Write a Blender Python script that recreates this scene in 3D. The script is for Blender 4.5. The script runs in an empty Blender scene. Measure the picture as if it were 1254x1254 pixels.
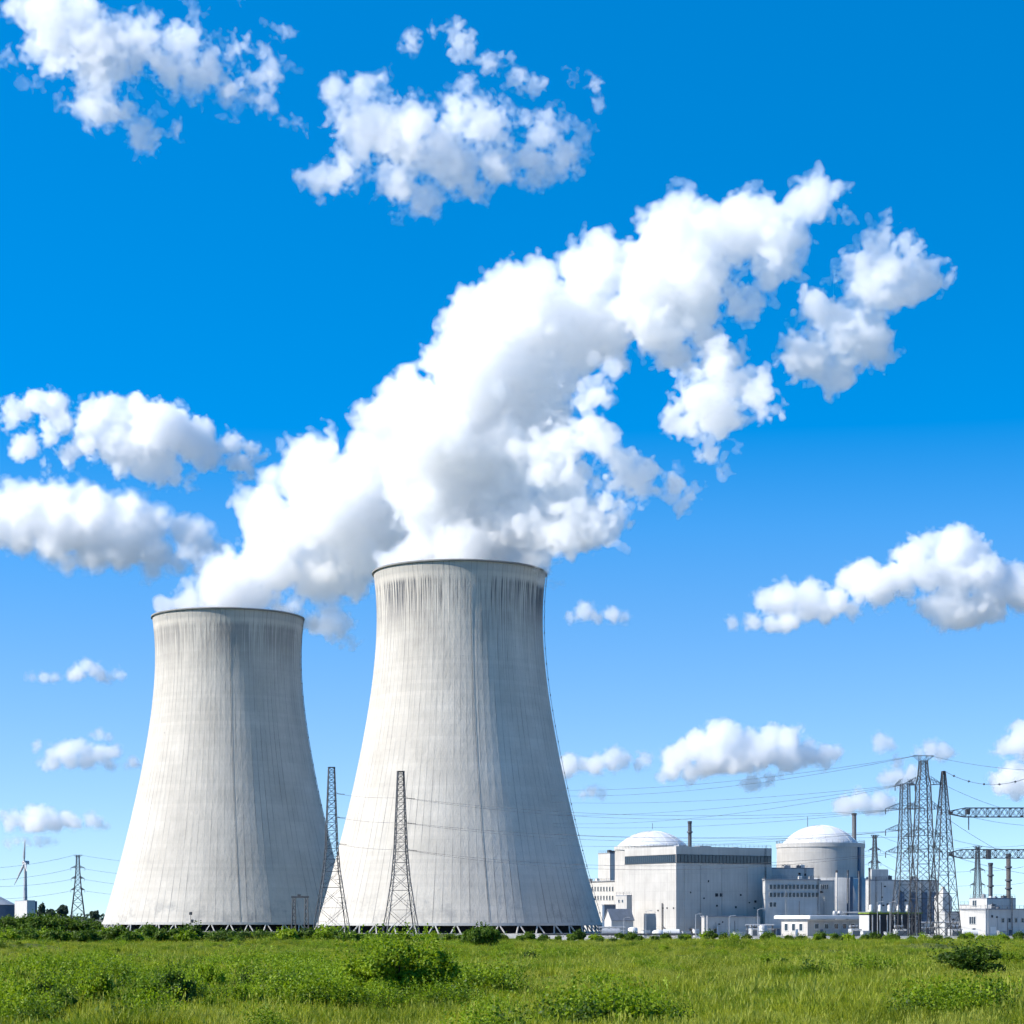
import bpy, math, random
import numpy as np
from mathutils import Vector, Matrix

# ------------------------------------------------------------------ camera
C = bpy.context.scene
COL = C.collection
R = math.radians
FPX, HORIZON, EYE = 2600.0, 1124.0, 6.0          # focal length and horizon row in photograph pixels (1254 wide), eye height in m
cam_d = bpy.data.cameras.new('camera')
cam = bpy.data.objects.new('camera', cam_d)
COL.objects.link(cam)
cam.location = (0, 0, EYE)
cam.rotation_euler = (R(90), 0, 0)
cam_d.sensor_width = 36.0
cam_d.lens = 36.0 * FPX / 1254.0
cam_d.shift_y = (HORIZON - 627.0) / 1254.0
cam_d.clip_start = 1.0
cam_d.clip_end = 60000.0
C.camera = cam

# ------------------------------------------------------------------ sun and sky
SUN_EL, SUN_AZ = R(37), R(16)                     # SUN_AZ: degrees towards the camera from due left
sun_dir = Vector((-math.cos(SUN_AZ) * math.cos(SUN_EL), -math.sin(SUN_AZ) * math.cos(SUN_EL), math.sin(SUN_EL)))
sun_d = bpy.data.lights.new('sun', 'SUN')
sun_d.energy = 3.9
sun_d.angle = R(0.5)
sun_d.color = (1.0, 0.93, 0.83)
sun = bpy.data.objects.new('sun', sun_d)
COL.objects.link(sun)
sun.rotation_euler = (-sun_dir).to_track_quat('-Z', 'Y').to_euler()

world = bpy.data.worlds.new('World')
C.world = world
world.use_nodes = True
wn, wl = world.node_tree.nodes, world.node_tree.links
wn.clear()
w_out = wn.new('ShaderNodeOutputWorld')
w_bg = wn.new('ShaderNodeBackground')
w_bg.inputs['Strength'].default_value = 0.12
w_sky = wn.new('ShaderNodeTexSky')
w_sky.sky_type = 'NISHITA'
w_sky.sun_disc = False
w_sky.sun_elevation = SUN_EL
w_sky.sun_rotation = math.atan2(sun_dir.x, sun_dir.y)
w_sky.altitude = 100.0
w_sky.air_density = 1.0
w_sky.dust_density = 0.0
w_sky.ozone_density = 3.0
w_tc = wn.new('ShaderNodeTexCoord')
w_sep = wn.new('ShaderNodeSeparateXYZ')
w_mul = wn.new('ShaderNodeMath'); w_mul.operation = 'MULTIPLY_ADD'
w_mul.inputs[1].default_value = 2.3
w_mul.inputs[2].default_value = 0.07
w_cmb = wn.new('ShaderNodeCombineXYZ')
w_nrm = wn.new('ShaderNodeVectorMath'); w_nrm.operation = 'NORMALIZE'
w_hsv = wn.new('ShaderNodeHueSaturation')
w_sat = wn.new('ShaderNodeMapRange')
w_sat.inputs['From Min'].default_value = 0.02
w_sat.inputs['From Max'].default_value = 0.235
w_sat.inputs['To Min'].default_value = 1.02
w_sat.inputs['To Max'].default_value = 1.45
w_hsv.inputs['Value'].default_value = 1.0
w_hsv.inputs['Hue'].default_value = 0.496
wl.new(w_tc.outputs['Generated'], w_sep.inputs[0])
wl.new(w_sep.outputs['X'], w_cmb.inputs['X'])
wl.new(w_sep.outputs['Y'], w_cmb.inputs['Y'])
wl.new(w_sep.outputs['Z'], w_mul.inputs[0])
wl.new(w_mul.outputs[0], w_cmb.inputs['Z'])
wl.new(w_cmb.outputs[0], w_nrm.inputs[0])
wl.new(w_nrm.outputs[0], w_sky.inputs['Vector'])
w_val = wn.new('ShaderNodeMapRange')
w_val.inputs['From Min'].default_value = 0.0
w_val.inputs['From Max'].default_value = 0.18
w_val.inputs['To Min'].default_value = 0.72
w_val.inputs['To Max'].default_value = 1.12
wl.new(w_sep.outputs['Z'], w_val.inputs['Value'])
wl.new(w_val.outputs[0], w_hsv.inputs['Value'])
wl.new(w_sep.outputs['Z'], w_sat.inputs['Value'])
wl.new(w_sat.outputs[0], w_hsv.inputs['Saturation'])
wl.new(w_sky.outputs[0], w_hsv.inputs['Color'])
wl.new(w_hsv.outputs[0], w_bg.inputs['Color'])
wl.new(w_bg.outputs[0], w_out.inputs['Surface'])

C.view_settings.view_transform = 'Standard'
C.view_settings.look = 'None'
C.view_settings.exposure = 1.1
C.view_settings.gamma = 1.0
C.render.engine = 'CYCLES'
cy = C.cycles
cy.max_bounces = 22
cy.diffuse_bounces = 3
cy.glossy_bounces = 2
cy.transmission_bounces = 3
cy.volume_bounces = 20
cy.transparent_max_bounces = 64
cy.use_denoising = True
cy.use_adaptive_sampling = True
cy.adaptive_threshold = 0.04
cy.adaptive_min_samples = 20
cy.caustics_reflective = False
cy.caustics_refractive = False


def at(px, py, Y):
    """The point at depth Y that the photograph shows at pixel (px, py)."""
    return Vector(((px - 627.0) / FPX * Y, Y, EYE + (HORIZON - py) / FPX * Y))


def gx(px, Y):
    return (px - 627.0) / FPX * Y


def gz(py, Y):
    return EYE + (HORIZON - py) / FPX * Y


# ------------------------------------------------------------------ helpers
class MB:
    """Collects faces; build() links them as one mesh object."""
    def __init__(s):
        s.v, s.f = [], []

    def add(s, vs, fs):
        o = len(s.v)
        s.v.extend([tuple(p) for p in vs])
        s.f.extend([tuple(i + o for i in f) for f in fs])
        return s

    def box(s, c, size, rz=0.0, bev=0.0):
        x, y, z = size[0] / 2, size[1] / 2, size[2] / 2
        m = Matrix.Rotation(rz, 3, 'Z')
        c = Vector(c)
        if bev <= 0:
            vs = [c + m @ Vector((a * x, b * y, d * z)) for d in (-1, 1) for b in (-1, 1) for a in (-1, 1)]
            return s.add(vs, [(0, 2, 3, 1), (4, 5, 7, 6), (0, 1, 5, 4), (1, 3, 7, 5), (3, 2, 6, 7), (2, 0, 4, 6)])
        b = bev
        poly = [(-x + b, -y), (x - b, -y), (x, -y + b), (x, y - b), (x - b, y), (-x + b, y), (-x, y - b), (-x, -y + b)]
        inn = [(-x + b, -y + b), (x - b, -y + b), (x - b, -y + b), (x - b, y - b), (x - b, y - b), (-x + b, y - b), (-x + b, y - b), (-x + b, -y + b)]
        vs = [c + m @ Vector((p[0], p[1], -z)) for p in poly] + [c + m @ Vector((p[0], p[1], z - b)) for p in poly]
        vs += [c + m @ Vector((p[0] * (x - b) / x, p[1] * (y - b) / y, z)) for p in poly]
        fs = [tuple(range(7, -1, -1)), tuple(range(16, 24))]
        for k in (0, 8):
            fs += [(k + i, k + (i + 1) % 8, k + 8 + (i + 1) % 8, k + 8 + i) for i in range(8)]
        return s.add(vs, fs)

    def bar(s, a, b, w, w2=None, n=4):
        a, b = Vector(a), Vector(b)
        w2 = w if w2 is None else w2
        d = (b - a)
        if d.length < 1e-6:
            return s
        d.normalize()
        u = d.cross(Vector((0, 0, 1)))
        if u.length < 1e-3:
            u = Vector((1, 0, 0))
        u.normalize()
        t = d.cross(u)
        vs = []
        for p, ww in ((a, w), (b, w2)):
            for k in range(n):
                an = 2 * math.pi * (k + .5) / n
                vs.append(p + (u * math.cos(an) + t * math.sin(an)) * ww * .5 * (1.414 if n == 4 else 1.0))
        fs = [(k, (k + 1) % n, n + (k + 1) % n, n + k) for k in range(n)]
        fs += [tuple(range(n - 1, -1, -1)), tuple(range(n, 2 * n))]
        return s.add(vs, fs)

    def path(s, pts, w, n=4):
        for a, b in zip(pts[:-1], pts[1:]):
            s.bar(a, b, w, n=n)
        return s

    def lathe(s, prof, c=(0, 0, 0), n=32, cap=True, a0=0.0, a1=2 * math.pi):
        full = abs(a1 - a0 - 2 * math.pi) < 1e-6
        m = n if full else n + 1
        vs = []
        for r, z in prof:
            for k in range(m):
                an = a0 + (a1 - a0) * k / n
                vs.append((c[0] + r * math.cos(an), c[1] + r * math.sin(an), c[2] + z))
        fs = []
        for i in range(len(prof) - 1):
            for k in range(n):
                k2 = (k + 1) % m
                fs.append((i * m + k, i * m + k2, (i + 1) * m + k2, (i + 1) * m + k))
        if cap and full:
            fs.append(tuple(range(m - 1, -1, -1)))
            o = (len(prof) - 1) * m
            fs.append(tuple(range(o, o + m)))
        return s.add(vs, fs)

    def prism(s, poly, z0, z1):
        n = len(poly)
        vs = [(p[0], p[1], z0) for p in poly] + [(p[0], p[1], z1) for p in poly]
        fs = [tuple(range(n - 1, -1, -1)), tuple(range(n, 2 * n))]
        fs += [(k, (k + 1) % n, n + (k + 1) % n, n + k) for k in range(n)]
        return s.add(vs, fs)

    def build(s, name, mat, parent=None, smooth=False, loc=None, rz=0.0):
        me = bpy.data.meshes.new(name)
        me.from_pydata(s.v, [], s.f)
        me.update()
        if smooth:
            me.polygons.foreach_set('use_smooth', [True] * len(me.polygons))
        if mat is not None:
            me.materials.append(mat)
        o = bpy.data.objects.new(name, me)
        COL.objects.link(o)
        if parent is not None:
            o.parent = parent
        if loc is not None:
            o.location = loc
        o.rotation_euler.z = rz
        return o


def tag(o, label=None, cat=None, group=None, kind=None):
    if label: o['label'] = label
    if cat: o['category'] = cat
    if group: o['group'] = group
    if kind: o['kind'] = kind
    return o


def empty(name, loc, label, cat, group=None, rz=0.0):
    o = bpy.data.objects.new(name, None)
    o.empty_display_size = 1.0
    COL.objects.link(o)
    o.location = loc
    o.rotation_euler.z = rz
    return tag(o, label, cat, group)


def copy_tree(o, parent=None):
    c = o.copy()
    COL.objects.link(c)
    if parent is not None:
        c.parent = parent
    for ch in list(o.children):
        copy_tree(ch, c)
    return c


# ------------------------------------------------------------------ materials
def mat_new(name):
    m = bpy.data.materials.new(name)
    m.use_nodes = True
    nt = m.node_tree
    b = nt.nodes['Principled BSDF']
    return m, nt, b


def ramp(nt, src, stops):
    r = nt.nodes.new('ShaderNodeValToRGB')
    e = r.color_ramp.elements
    while len(e) < len(stops):
        e.new(0.5)
    for k, (p, c) in enumerate(stops):
        e[k].position = p
        e[k].color = (*c, 1) if len(c) == 3 else c
    nt.links.new(src, r.inputs[0])
    return r.outputs[0]


def noise(nt, vec, scale, detail=4.0, rough=0.55, mapping=None):
    if mapping is not None:
        mp = nt.nodes.new('ShaderNodeMapping')
        mp.inputs['Scale'].default_value = mapping
        nt.links.new(vec, mp.inputs[0])
        vec = mp.outputs[0]
    n = nt.nodes.new('ShaderNodeTexNoise')
    n.inputs['Scale'].default_value = scale
    n.inputs['Detail'].default_value = detail
    n.inputs['Roughness'].default_value = rough
    nt.links.new(vec, n.inputs['Vector'])
    return n.outputs['Fac']


def mixc(nt, fac, a, b, mode='MIX'):
    m = nt.nodes.new('ShaderNodeMix')
    m.data_type = 'RGBA'
    m.blend_type = mode
    for sock, val in ((m.inputs[0], fac), (m.inputs[6], a), (m.inputs[7], b)):
        if isinstance(val, (int, float)):
            sock.default_value = val
        elif isinstance(val, tuple):
            sock.default_value = (*val, 1)
        else:
            nt.links.new(val, sock)
    return m.outputs[2]


def math_n(nt, op, a, b=None, clamp=False):
    m = nt.nodes.new('ShaderNodeMath')
    m.operation = op
    m.use_clamp = clamp
    for sock, val in ((m.inputs[0], a), (m.inputs[1], b)):
        if val is None:
            continue
        if isinstance(val, (int, float)):
            sock.default_value = val
        else:
            nt.links.new(val, sock)
    return m.outputs[0]


def plain(name, col, rough=0.7, metal=0.0, var=0.15, scale=0.4, streak=False):
    """A painted or raw surface with uneven tone and dirt."""
    m, nt, b = mat_new(name)
    tc = nt.nodes.new('ShaderNodeTexCoord').outputs['Object']
    n1 = noise(nt, tc, scale, 5.0, 0.6)
    lo = tuple(c * (1 - var) for c in col)
    hi = tuple(min(1, c * (1 + var)) for c in col)
    c1 = ramp(nt, n1, [(0.3, lo), (0.7, hi)])
    if streak:
        n2 = noise(nt, tc, 1.0, 4.0, 0.6, (1.3, 1.3, 0.06))
        c1 = mixc(nt, ramp(nt, n2, [(0.45, (0, 0, 0)), (0.75, (.45, .45, .45))]), c1, tuple(c * 0.62 for c in col))
        bw = nt.nodes.new('ShaderNodeTexBrick')
        bw.inputs['Scale'].default_value = 1.0
        bw.inputs['Brick Width'].default_value = 6.0
        bw.inputs['Row Height'].default_value = 3.0
        bw.inputs['Mortar Size'].default_value = 0.03
        bw.inputs['Color1'].default_value = (1, 1, 1, 1)
        bw.inputs['Color2'].default_value = (.94, .94, .94, 1)
        bw.inputs['Mortar'].default_value = (.8, .8, .8, 1)
        bw.offset = 0.0
        sp = nt.nodes.new('ShaderNodeSeparateXYZ'); nt.links.new(tc, sp.inputs[0])
        ad = math_n(nt, 'ADD', sp.outputs[0], sp.outputs[1])
        cb = nt.nodes.new('ShaderNodeCombineXYZ')
        nt.links.new(ad, cb.inputs[0]); nt.links.new(sp.outputs[2], cb.inputs[1])
        nt.links.new(cb.outputs[0], bw.inputs['Vector'])
        c1 = mixc(nt, 1.0, c1, bw.outputs['Color'], 'MULTIPLY')
    nt.links.new(c1, b.inputs['Base Color'])
    b.inputs['Roughness'].default_value = rough
    b.inputs['Metallic'].default_value = metal
    b.inputs['Specular IOR Level'].default_value = 0.3
    return m


M = {}
M['concrete'] = plain('concrete', (.44, .43, .41), .85, var=.12, scale=.15, streak=True)
M['concrete_pale'] = plain('concrete_pale', (.43, .415, .39), .85, var=.1, scale=.15, streak=True)
M['white_wall'] = plain('white_wall', (.47, .465, .45), .7, var=.06, scale=.2, streak=True)
M['white_paint'] = plain('white_paint', (.58, .58, .57), .5, var=.05)
M['dome'] = plain('dome', (.60, .61, .62), .45, var=.05, scale=.2)
M['grey_wall'] = plain('grey_wall', (.42, .43, .43), .75, var=.12, scale=.2, streak=True)
M['roof_grey'] = plain('roof_grey', (.22, .23, .25), .8, var=.2)
M['blue_wall'] = plain('blue_wall', (.07, .11, .17), .6, var=.15)
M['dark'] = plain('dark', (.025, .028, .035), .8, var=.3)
M['steel'] = plain('steel', (.105, .11, .12), .55, .3, var=.25, scale=2.0)
M['steel_dark'] = plain('steel_dark', (.060, .065, .075), .55, .3, var=.3, scale=2.0)
M['steel_pale'] = plain('steel_pale', (.36, .37, .38), .5, .3, var=.2, scale=1.0)
M['cable'] = plain('cable', (.055, .06, .07), .5, .3, var=.1)
M['insulator'] = plain('insulator', (.05, .045, .045), .35, var=.1)
M['pylon_steel'] = plain('pylon_steel', (.042, .046, .053), .6, .2, var=.3, scale=1.5)
M['rust'] = plain('rust', (.075, .072, .07), .8, var=.3, scale=1.0)
M['asphalt'] = plain('asphalt', (.16, .16, .155), .9, var=.25, scale=.3)
M['moss'] = plain('moss', (.14, .20, .03), .9, var=.3, scale=.6)
M['bark'] = plain('bark', (.06, .045, .03), .9, var=.3, scale=3)
m, nt, b = mat_new('window_glass')
b.inputs['Base Color'].default_value = (.02, .035, .055, 1)
b.inputs['Roughness'].default_value = .12
b.inputs['Specular IOR Level'].default_value = .6
M['glass'] = m


def foliage_mat(name, dark, light, trans=0.35, scale=0.6):
    m, nt, b = mat_new(name)
    geo = nt.nodes.new('ShaderNodeNewGeometry')
    oi = nt.nodes.new('ShaderNodeObjectInfo')
    n1 = noise(nt, geo.outputs['Position'], scale, 3.0, .6)
    f = math_n(nt, 'ADD', math_n(nt, 'MULTIPLY', n1, .75), math_n(nt, 'MULTIPLY', oi.outputs['Random'], .25))
    f = math_n(nt, 'ADD', f, math_n(nt, 'MULTIPLY', math_n(nt, 'SUBTRACT', geo.outputs['Random Per Island'], .5), .35))
    c = ramp(nt, f, [(.28, dark), (.72, light)])
    nt.links.new(c, b.inputs['Base Color'])
    b.inputs['Roughness'].default_value = .55
    b.inputs['Specular IOR Level'].default_value = .25
    tr = nt.nodes.new('ShaderNodeBsdfTranslucent')
    nt.links.new(mixc(nt, 1.0, c, (1.25, 1.2, .6), 'MULTIPLY'), tr.inputs['Color'])
    mx = nt.nodes.new('ShaderNodeMixShader')
    mx.inputs[0].default_value = trans
    nt.links.new(b.outputs[0], mx.inputs[1])
    nt.links.new(tr.outputs[0], mx.inputs[2])
    nt.links.new(mx.outputs[0], nt.nodes['Material Output'].inputs['Surface'])
    return m


M['leaf'] = foliage_mat('leaf', (.085, .15, .004), (.27, .38, .013), .42)
M['leaf_dark'] = foliage_mat('leaf_dark', (.030, .065, .005), (.105, .18, .010))
M['leaf_far'] = foliage_mat('leaf_far', (.035, .06, .04), (.06, .09, .055), .25, .1)  # bluish leaves for far trees: distance haze put into the colour
M['grass'] = foliage_mat('grass', (.095, .145, .005), (.38, .41, .028), .4, .07)
# ------------------------------------------------------------------ ground
rng = np.random.default_rng(5)


def make_ground_height():
    L = rng.standard_normal((64, 64))

    def samp(x, y, wl):
        u, v = (x + 700) / wl, (y + 100) / wl
        i, j = np.floor(u).astype(int), np.floor(v).astype(int)
        a, b_ = u - i, v - j
        a, b_ = a * a * (3 - 2 * a), b_ * b_ * (3 - 2 * b_)
        g = lambda p, q: L[p % 64, q % 64]
        return (g(i, j) * (1 - a) * (1 - b_) + g(i + 1, j) * a * (1 - b_) + g(i, j + 1) * (1 - a) * b_ + g(i + 1, j + 1) * a * b_)

    def h(x, y):
        x, y = np.asarray(x, float), np.asarray(y, float)
        fade = np.clip((y - 70) / 20, 0, 1) * np.clip((470 - y) / 60, 0, 1) * np.clip((240 - np.abs(x)) / 30, 0, 1)
        return fade * (.40 * samp(x, y, 19.0) + .26 * samp(x + 31, y + 11, 7.0) + .08 * samp(x + 3, y + 7, 2.7))
    return h


ground_h = make_ground_height()
m, nt, b = mat_new('field_soil')
geo = nt.nodes.new('ShaderNodeNewGeometry').outputs['Position']
n1 = noise(nt, geo, .05, 6, .65)
n2 = noise(nt, geo, .9, 5, .7)
c = mixc(nt, ramp(nt, n1, [(.35, (0, 0, 0)), (.65, (1, 1, 1))]), (.060, .080, .022), (.095, .115, .030))
c = mixc(nt, ramp(nt, n2, [(.4, (0, 0, 0)), (.7, (.6, .6, .6))]), c, (.030, .052, .010))
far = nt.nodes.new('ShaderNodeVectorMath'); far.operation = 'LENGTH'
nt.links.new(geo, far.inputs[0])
c = mixc(nt, ramp(nt, math_n(nt, 'DIVIDE', far.outputs['Value'], 3000.0), [(.25, (0, 0, 0)), (.6, (1, 1, 1))]), c, (.13, .135, .12))  # ground greys with distance: haze painted into its colour
nt.links.new(c, b.inputs['Base Color'])
b.inputs['Roughness'].default_value = 1.0
b.inputs['Specular IOR Level'].default_value = 0.05
M['field'] = m

xs = np.concatenate([[-30000, -6000, -1500], np.arange(-250, 250.1, 2.5), [1500, 6000, 30000]])
ys = np.concatenate([[-2000, -300], np.arange(70, 560.1, 2.5), [900, 2500, 8000, 45000]])
gxx, gyy = np.meshgrid(xs, ys, indexing='ij')
gv = np.stack([gxx, gyy, ground_h(gxx, gyy)], -1).reshape(-1, 3)
ny = len(ys)
ii, jj = np.meshgrid(np.arange(len(xs) - 1), np.arange(ny - 1), indexing='ij')
k0 = (ii * ny + jj).ravel()
gf = np.stack([k0, k0 + ny, k0 + ny + 1, k0 + 1], -1)


def np_mesh(name, v, f, mat, smooth=True):
    me = bpy.data.meshes.new(name)
    n, q = len(v), f.shape[1]
    me.vertices.add(n)
    me.vertices.foreach_set('co', np.ascontiguousarray(v, np.float32).ravel())
    me.loops.add(f.size)
    me.loops.foreach_set('vertex_index', np.ascontiguousarray(f, np.int32).ravel())
    me.polygons.add(len(f))
    me.polygons.foreach_set('loop_start', np.arange(0, f.size, q, dtype=np.int32))
    me.update(calc_edges=True)
    if smooth:
        me.polygons.foreach_set('use_smooth', np.ones(len(f), bool))
    if mat: me.materials.append(mat)
    o = bpy.data.objects.new(name, me)
    COL.objects.link(o)
    return o


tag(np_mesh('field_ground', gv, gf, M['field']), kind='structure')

# yard of the plant and the service road along it
mb = MB()
mb.add([(-20, 596, .02), (420, 596, .02), (420, 1400, .02), (-20, 1400, .02)], [(0, 1, 2, 3)])
m_yard = plain('yard_gravel', (.36, .345, .31), .95, var=.25, scale=.2)
tag(mb.build('plant_yard', m_yard), kind='structure')
mb = MB()
mb.add([(-30, 548, .02), (400, 548, .02), (400, 590, .02), (-30, 590, .02)], [(0, 1, 2, 3)])
m_road = plain('pale_road', (.42, .41, .385), .9, var=.15, scale=.2)
tag(mb.build('service_road', m_road), kind='structure')

# ------------------------------------------------------------------ cooling towers
m, nt, b = mat_new('tower_concrete')
uvn = nt.nodes.new('ShaderNodeUVMap').outputs[0]
sp = nt.nodes.new('ShaderNodeSeparateXYZ'); nt.links.new(uvn, sp.inputs[0])
U, V = sp.outputs[0], sp.outputs[1]                # U: 0..1 around, V: metres up
cb = nt.nodes.new('ShaderNodeCombineXYZ')
nt.links.new(math_n(nt, 'MULTIPLY', U, 300.0), cb.inputs[0])
nt.links.new(V, cb.inputs[1])
oi = nt.nodes.new('ShaderNodeObjectInfo')
nt.links.new(math_n(nt, 'MULTIPLY', oi.outputs['Random'], 90.0), cb.inputs[2])
uv = cb.outputs[0]
base = ramp(nt, noise(nt, uv, .05, 8, .72), [(.3, (.425, .395, .35)), (.7, (.56, .525, .47))])
# formwork lifts: every 1.5 m a course of its own tone with a joint
lift = math_n(nt, 'FLOOR', math_n(nt, 'DIVIDE', V, 1.5))
wnz = nt.nodes.new('ShaderNodeTexWhiteNoise'); wnz.noise_dimensions = '1D'
nt.links.new(lift, wnz.inputs['W'])
base = mixc(nt, 1.0, base, ramp(nt, wnz.outputs[0], [(0, (.95, .95, .95)), (1, (1.02, 1.02, 1.02))]), 'MULTIPLY')
# pour panels
panel = nt.nodes.new('ShaderNodeTexBrick')
panel.inputs['Scale'].default_value = 1.0
panel.inputs['Brick Width'].default_value = 6.25
panel.inputs['Row Height'].default_value = 4.5
panel.inputs['Mortar Size'].default_value = .05
panel.inputs['Color1'].default_value = (1, 1, 1, 1)
panel.inputs['Color2'].default_value = (.95, .95, .955, 1)
panel.inputs['Mortar'].default_value = (.88, .88, .88, 1)
panel.offset = 0.0
nt.links.new(uv, panel.inputs['Vector'])
base = mixc(nt, .8, base, panel.outputs['Color'], 'MULTIPLY')
# long faint streaks over the whole height
s1 = noise(nt, uv, 1.0, 5, .65, (.55, .012, 1))
base = mixc(nt, ramp(nt, s1, [(.50, (0, 0, 0)), (.75, (.32, .32, .32))]), base, (.27, .265, .26))
# strong dark wash below the rim
hm = ramp(nt, math_n(nt, 'DIVIDE', V, 150.0), [(.62, (0, 0, 0)), (.80, (.30, .30, .30)), (.88, (1, 1, 1)), (.920, (1, 1, 1)), (.932, (.10, .10, .10)), (.99, (.05, .05, .05))])
s2 = noise(nt, uv, 1.0, 3, .7, (1.25, .024, 1))
s2b = noise(nt, uv, 1.0, 2, .5, (.03, .01, 1))
s2m = math_n(nt, 'ADD', s2, math_n(nt, 'MULTIPLY', math_n(nt, 'SUBTRACT', s2b, .5), .8))
s2c = ramp(nt, s2m, [(.44, (0, 0, 0)), (.56, (1, 1, 1))])
fk = nt.nodes.new('ShaderNodeMath'); fk.operation = 'MULTIPLY'
nt.links.new(hm, fk.inputs[0]); nt.links.new(s2c, fk.inputs[1])
oc = nt.nodes.new('ShaderNodeSeparateColor'); nt.links.new(oi.outputs['Color'], oc.inputs[0])
base = mixc(nt, math_n(nt, 'MULTIPLY', fk.outputs[0], oc.outputs[0]), base, (.085, .09, .10))
# rim band stained brown grey
rb = ramp(nt, math_n(nt, 'DIVIDE', V, 150.0), [(.940, (0, 0, 0)), (.945, (.45, .45, .45)), (.99, (.3, .3, .3))])
base = mixc(nt, rb, base, (.30, .295, .28))
# patchy damp at the foot
fm = ramp(nt, math_n(nt, 'DIVIDE', V, 150.0), [(.02, (1, 1, 1)), (.075, (.75, .75, .75)), (.11, (0, 0, 0))])
s3 = ramp(nt, noise(nt, uv, .12, 7, .72), [(.50, (0, 0, 0)), (.62, (1, 1, 1))])
fk2 = nt.nodes.new('ShaderNodeMath'); fk2.operation = 'MULTIPLY'
nt.links.new(fm, fk2.inputs[0]); nt.links.new(s3, fk2.inputs[1])
base = mixc(nt, math_n(nt, 'MULTIPLY', fk2.outputs[0], .55), base, (.22, .22, .22))
# grooves between the pours, of uneven strength
tt = math_n(nt, 'ABSOLUTE', math_n(nt, 'SUBTRACT', math_n(nt, 'FRACT', math_n(nt, 'MULTIPLY', U, 100.0)), .5))
gl = math_n(nt, 'LESS_THAN', tt, .06)
gs = ramp(nt, noise(nt, uv, 1.0, 3, .6, (.33, .03, 1)), [(.38, (0, 0, 0)), (.66, (.75, .75, .75))])
gk = nt.nodes.new('ShaderNodeMath'); gk.operation = 'MULTIPLY'
nt.links.new(gl, gk.inputs[0]); nt.links.new(gs, gk.inputs[1])
base = mixc(nt, gk.outputs[0], base, (.18, .178, .17))
# small dark pock marks
s4 = ramp(nt, noise(nt, uv, .45, 2, .5), [(.76, (0, 0, 0)), (.80, (.7, .7, .7))])
base = mixc(nt, s4, base, (.20, .20, .20))
nt.links.new(base, b.inputs['Base Color'])
b.inputs['Roughness'].default_value = .9
b.inputs['Specular IOR Level'].default_value = .2
bp = nt.nodes.new('ShaderNodeBump')
bp.inputs['Strength'].default_value = .5
bp.inputs['Distance'].default_value = .5
nt.links.new(noise(nt, uv, .5, 5, .65, (1, .5, 1)), bp.inputs['Height'])
nt.links.new(bp.outputs[0], b.inputs['Normal'])
M['tower'] = m

PROF_Z = np.array([3.6, 20.2, 37.7, 65.5, 90.0, 105.0, 119.0, 132.0, 145.2])
PROF_R = np.array([57.4, 52.7, 47.9, 41.6, 37.0, 34.9, 33.7, 33.8, 34.9])
prof_poly = np.polyfit(PROF_Z, PROF_R, 5)


def prof_r(z):
    return np.polyval(prof_poly, z)


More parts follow.
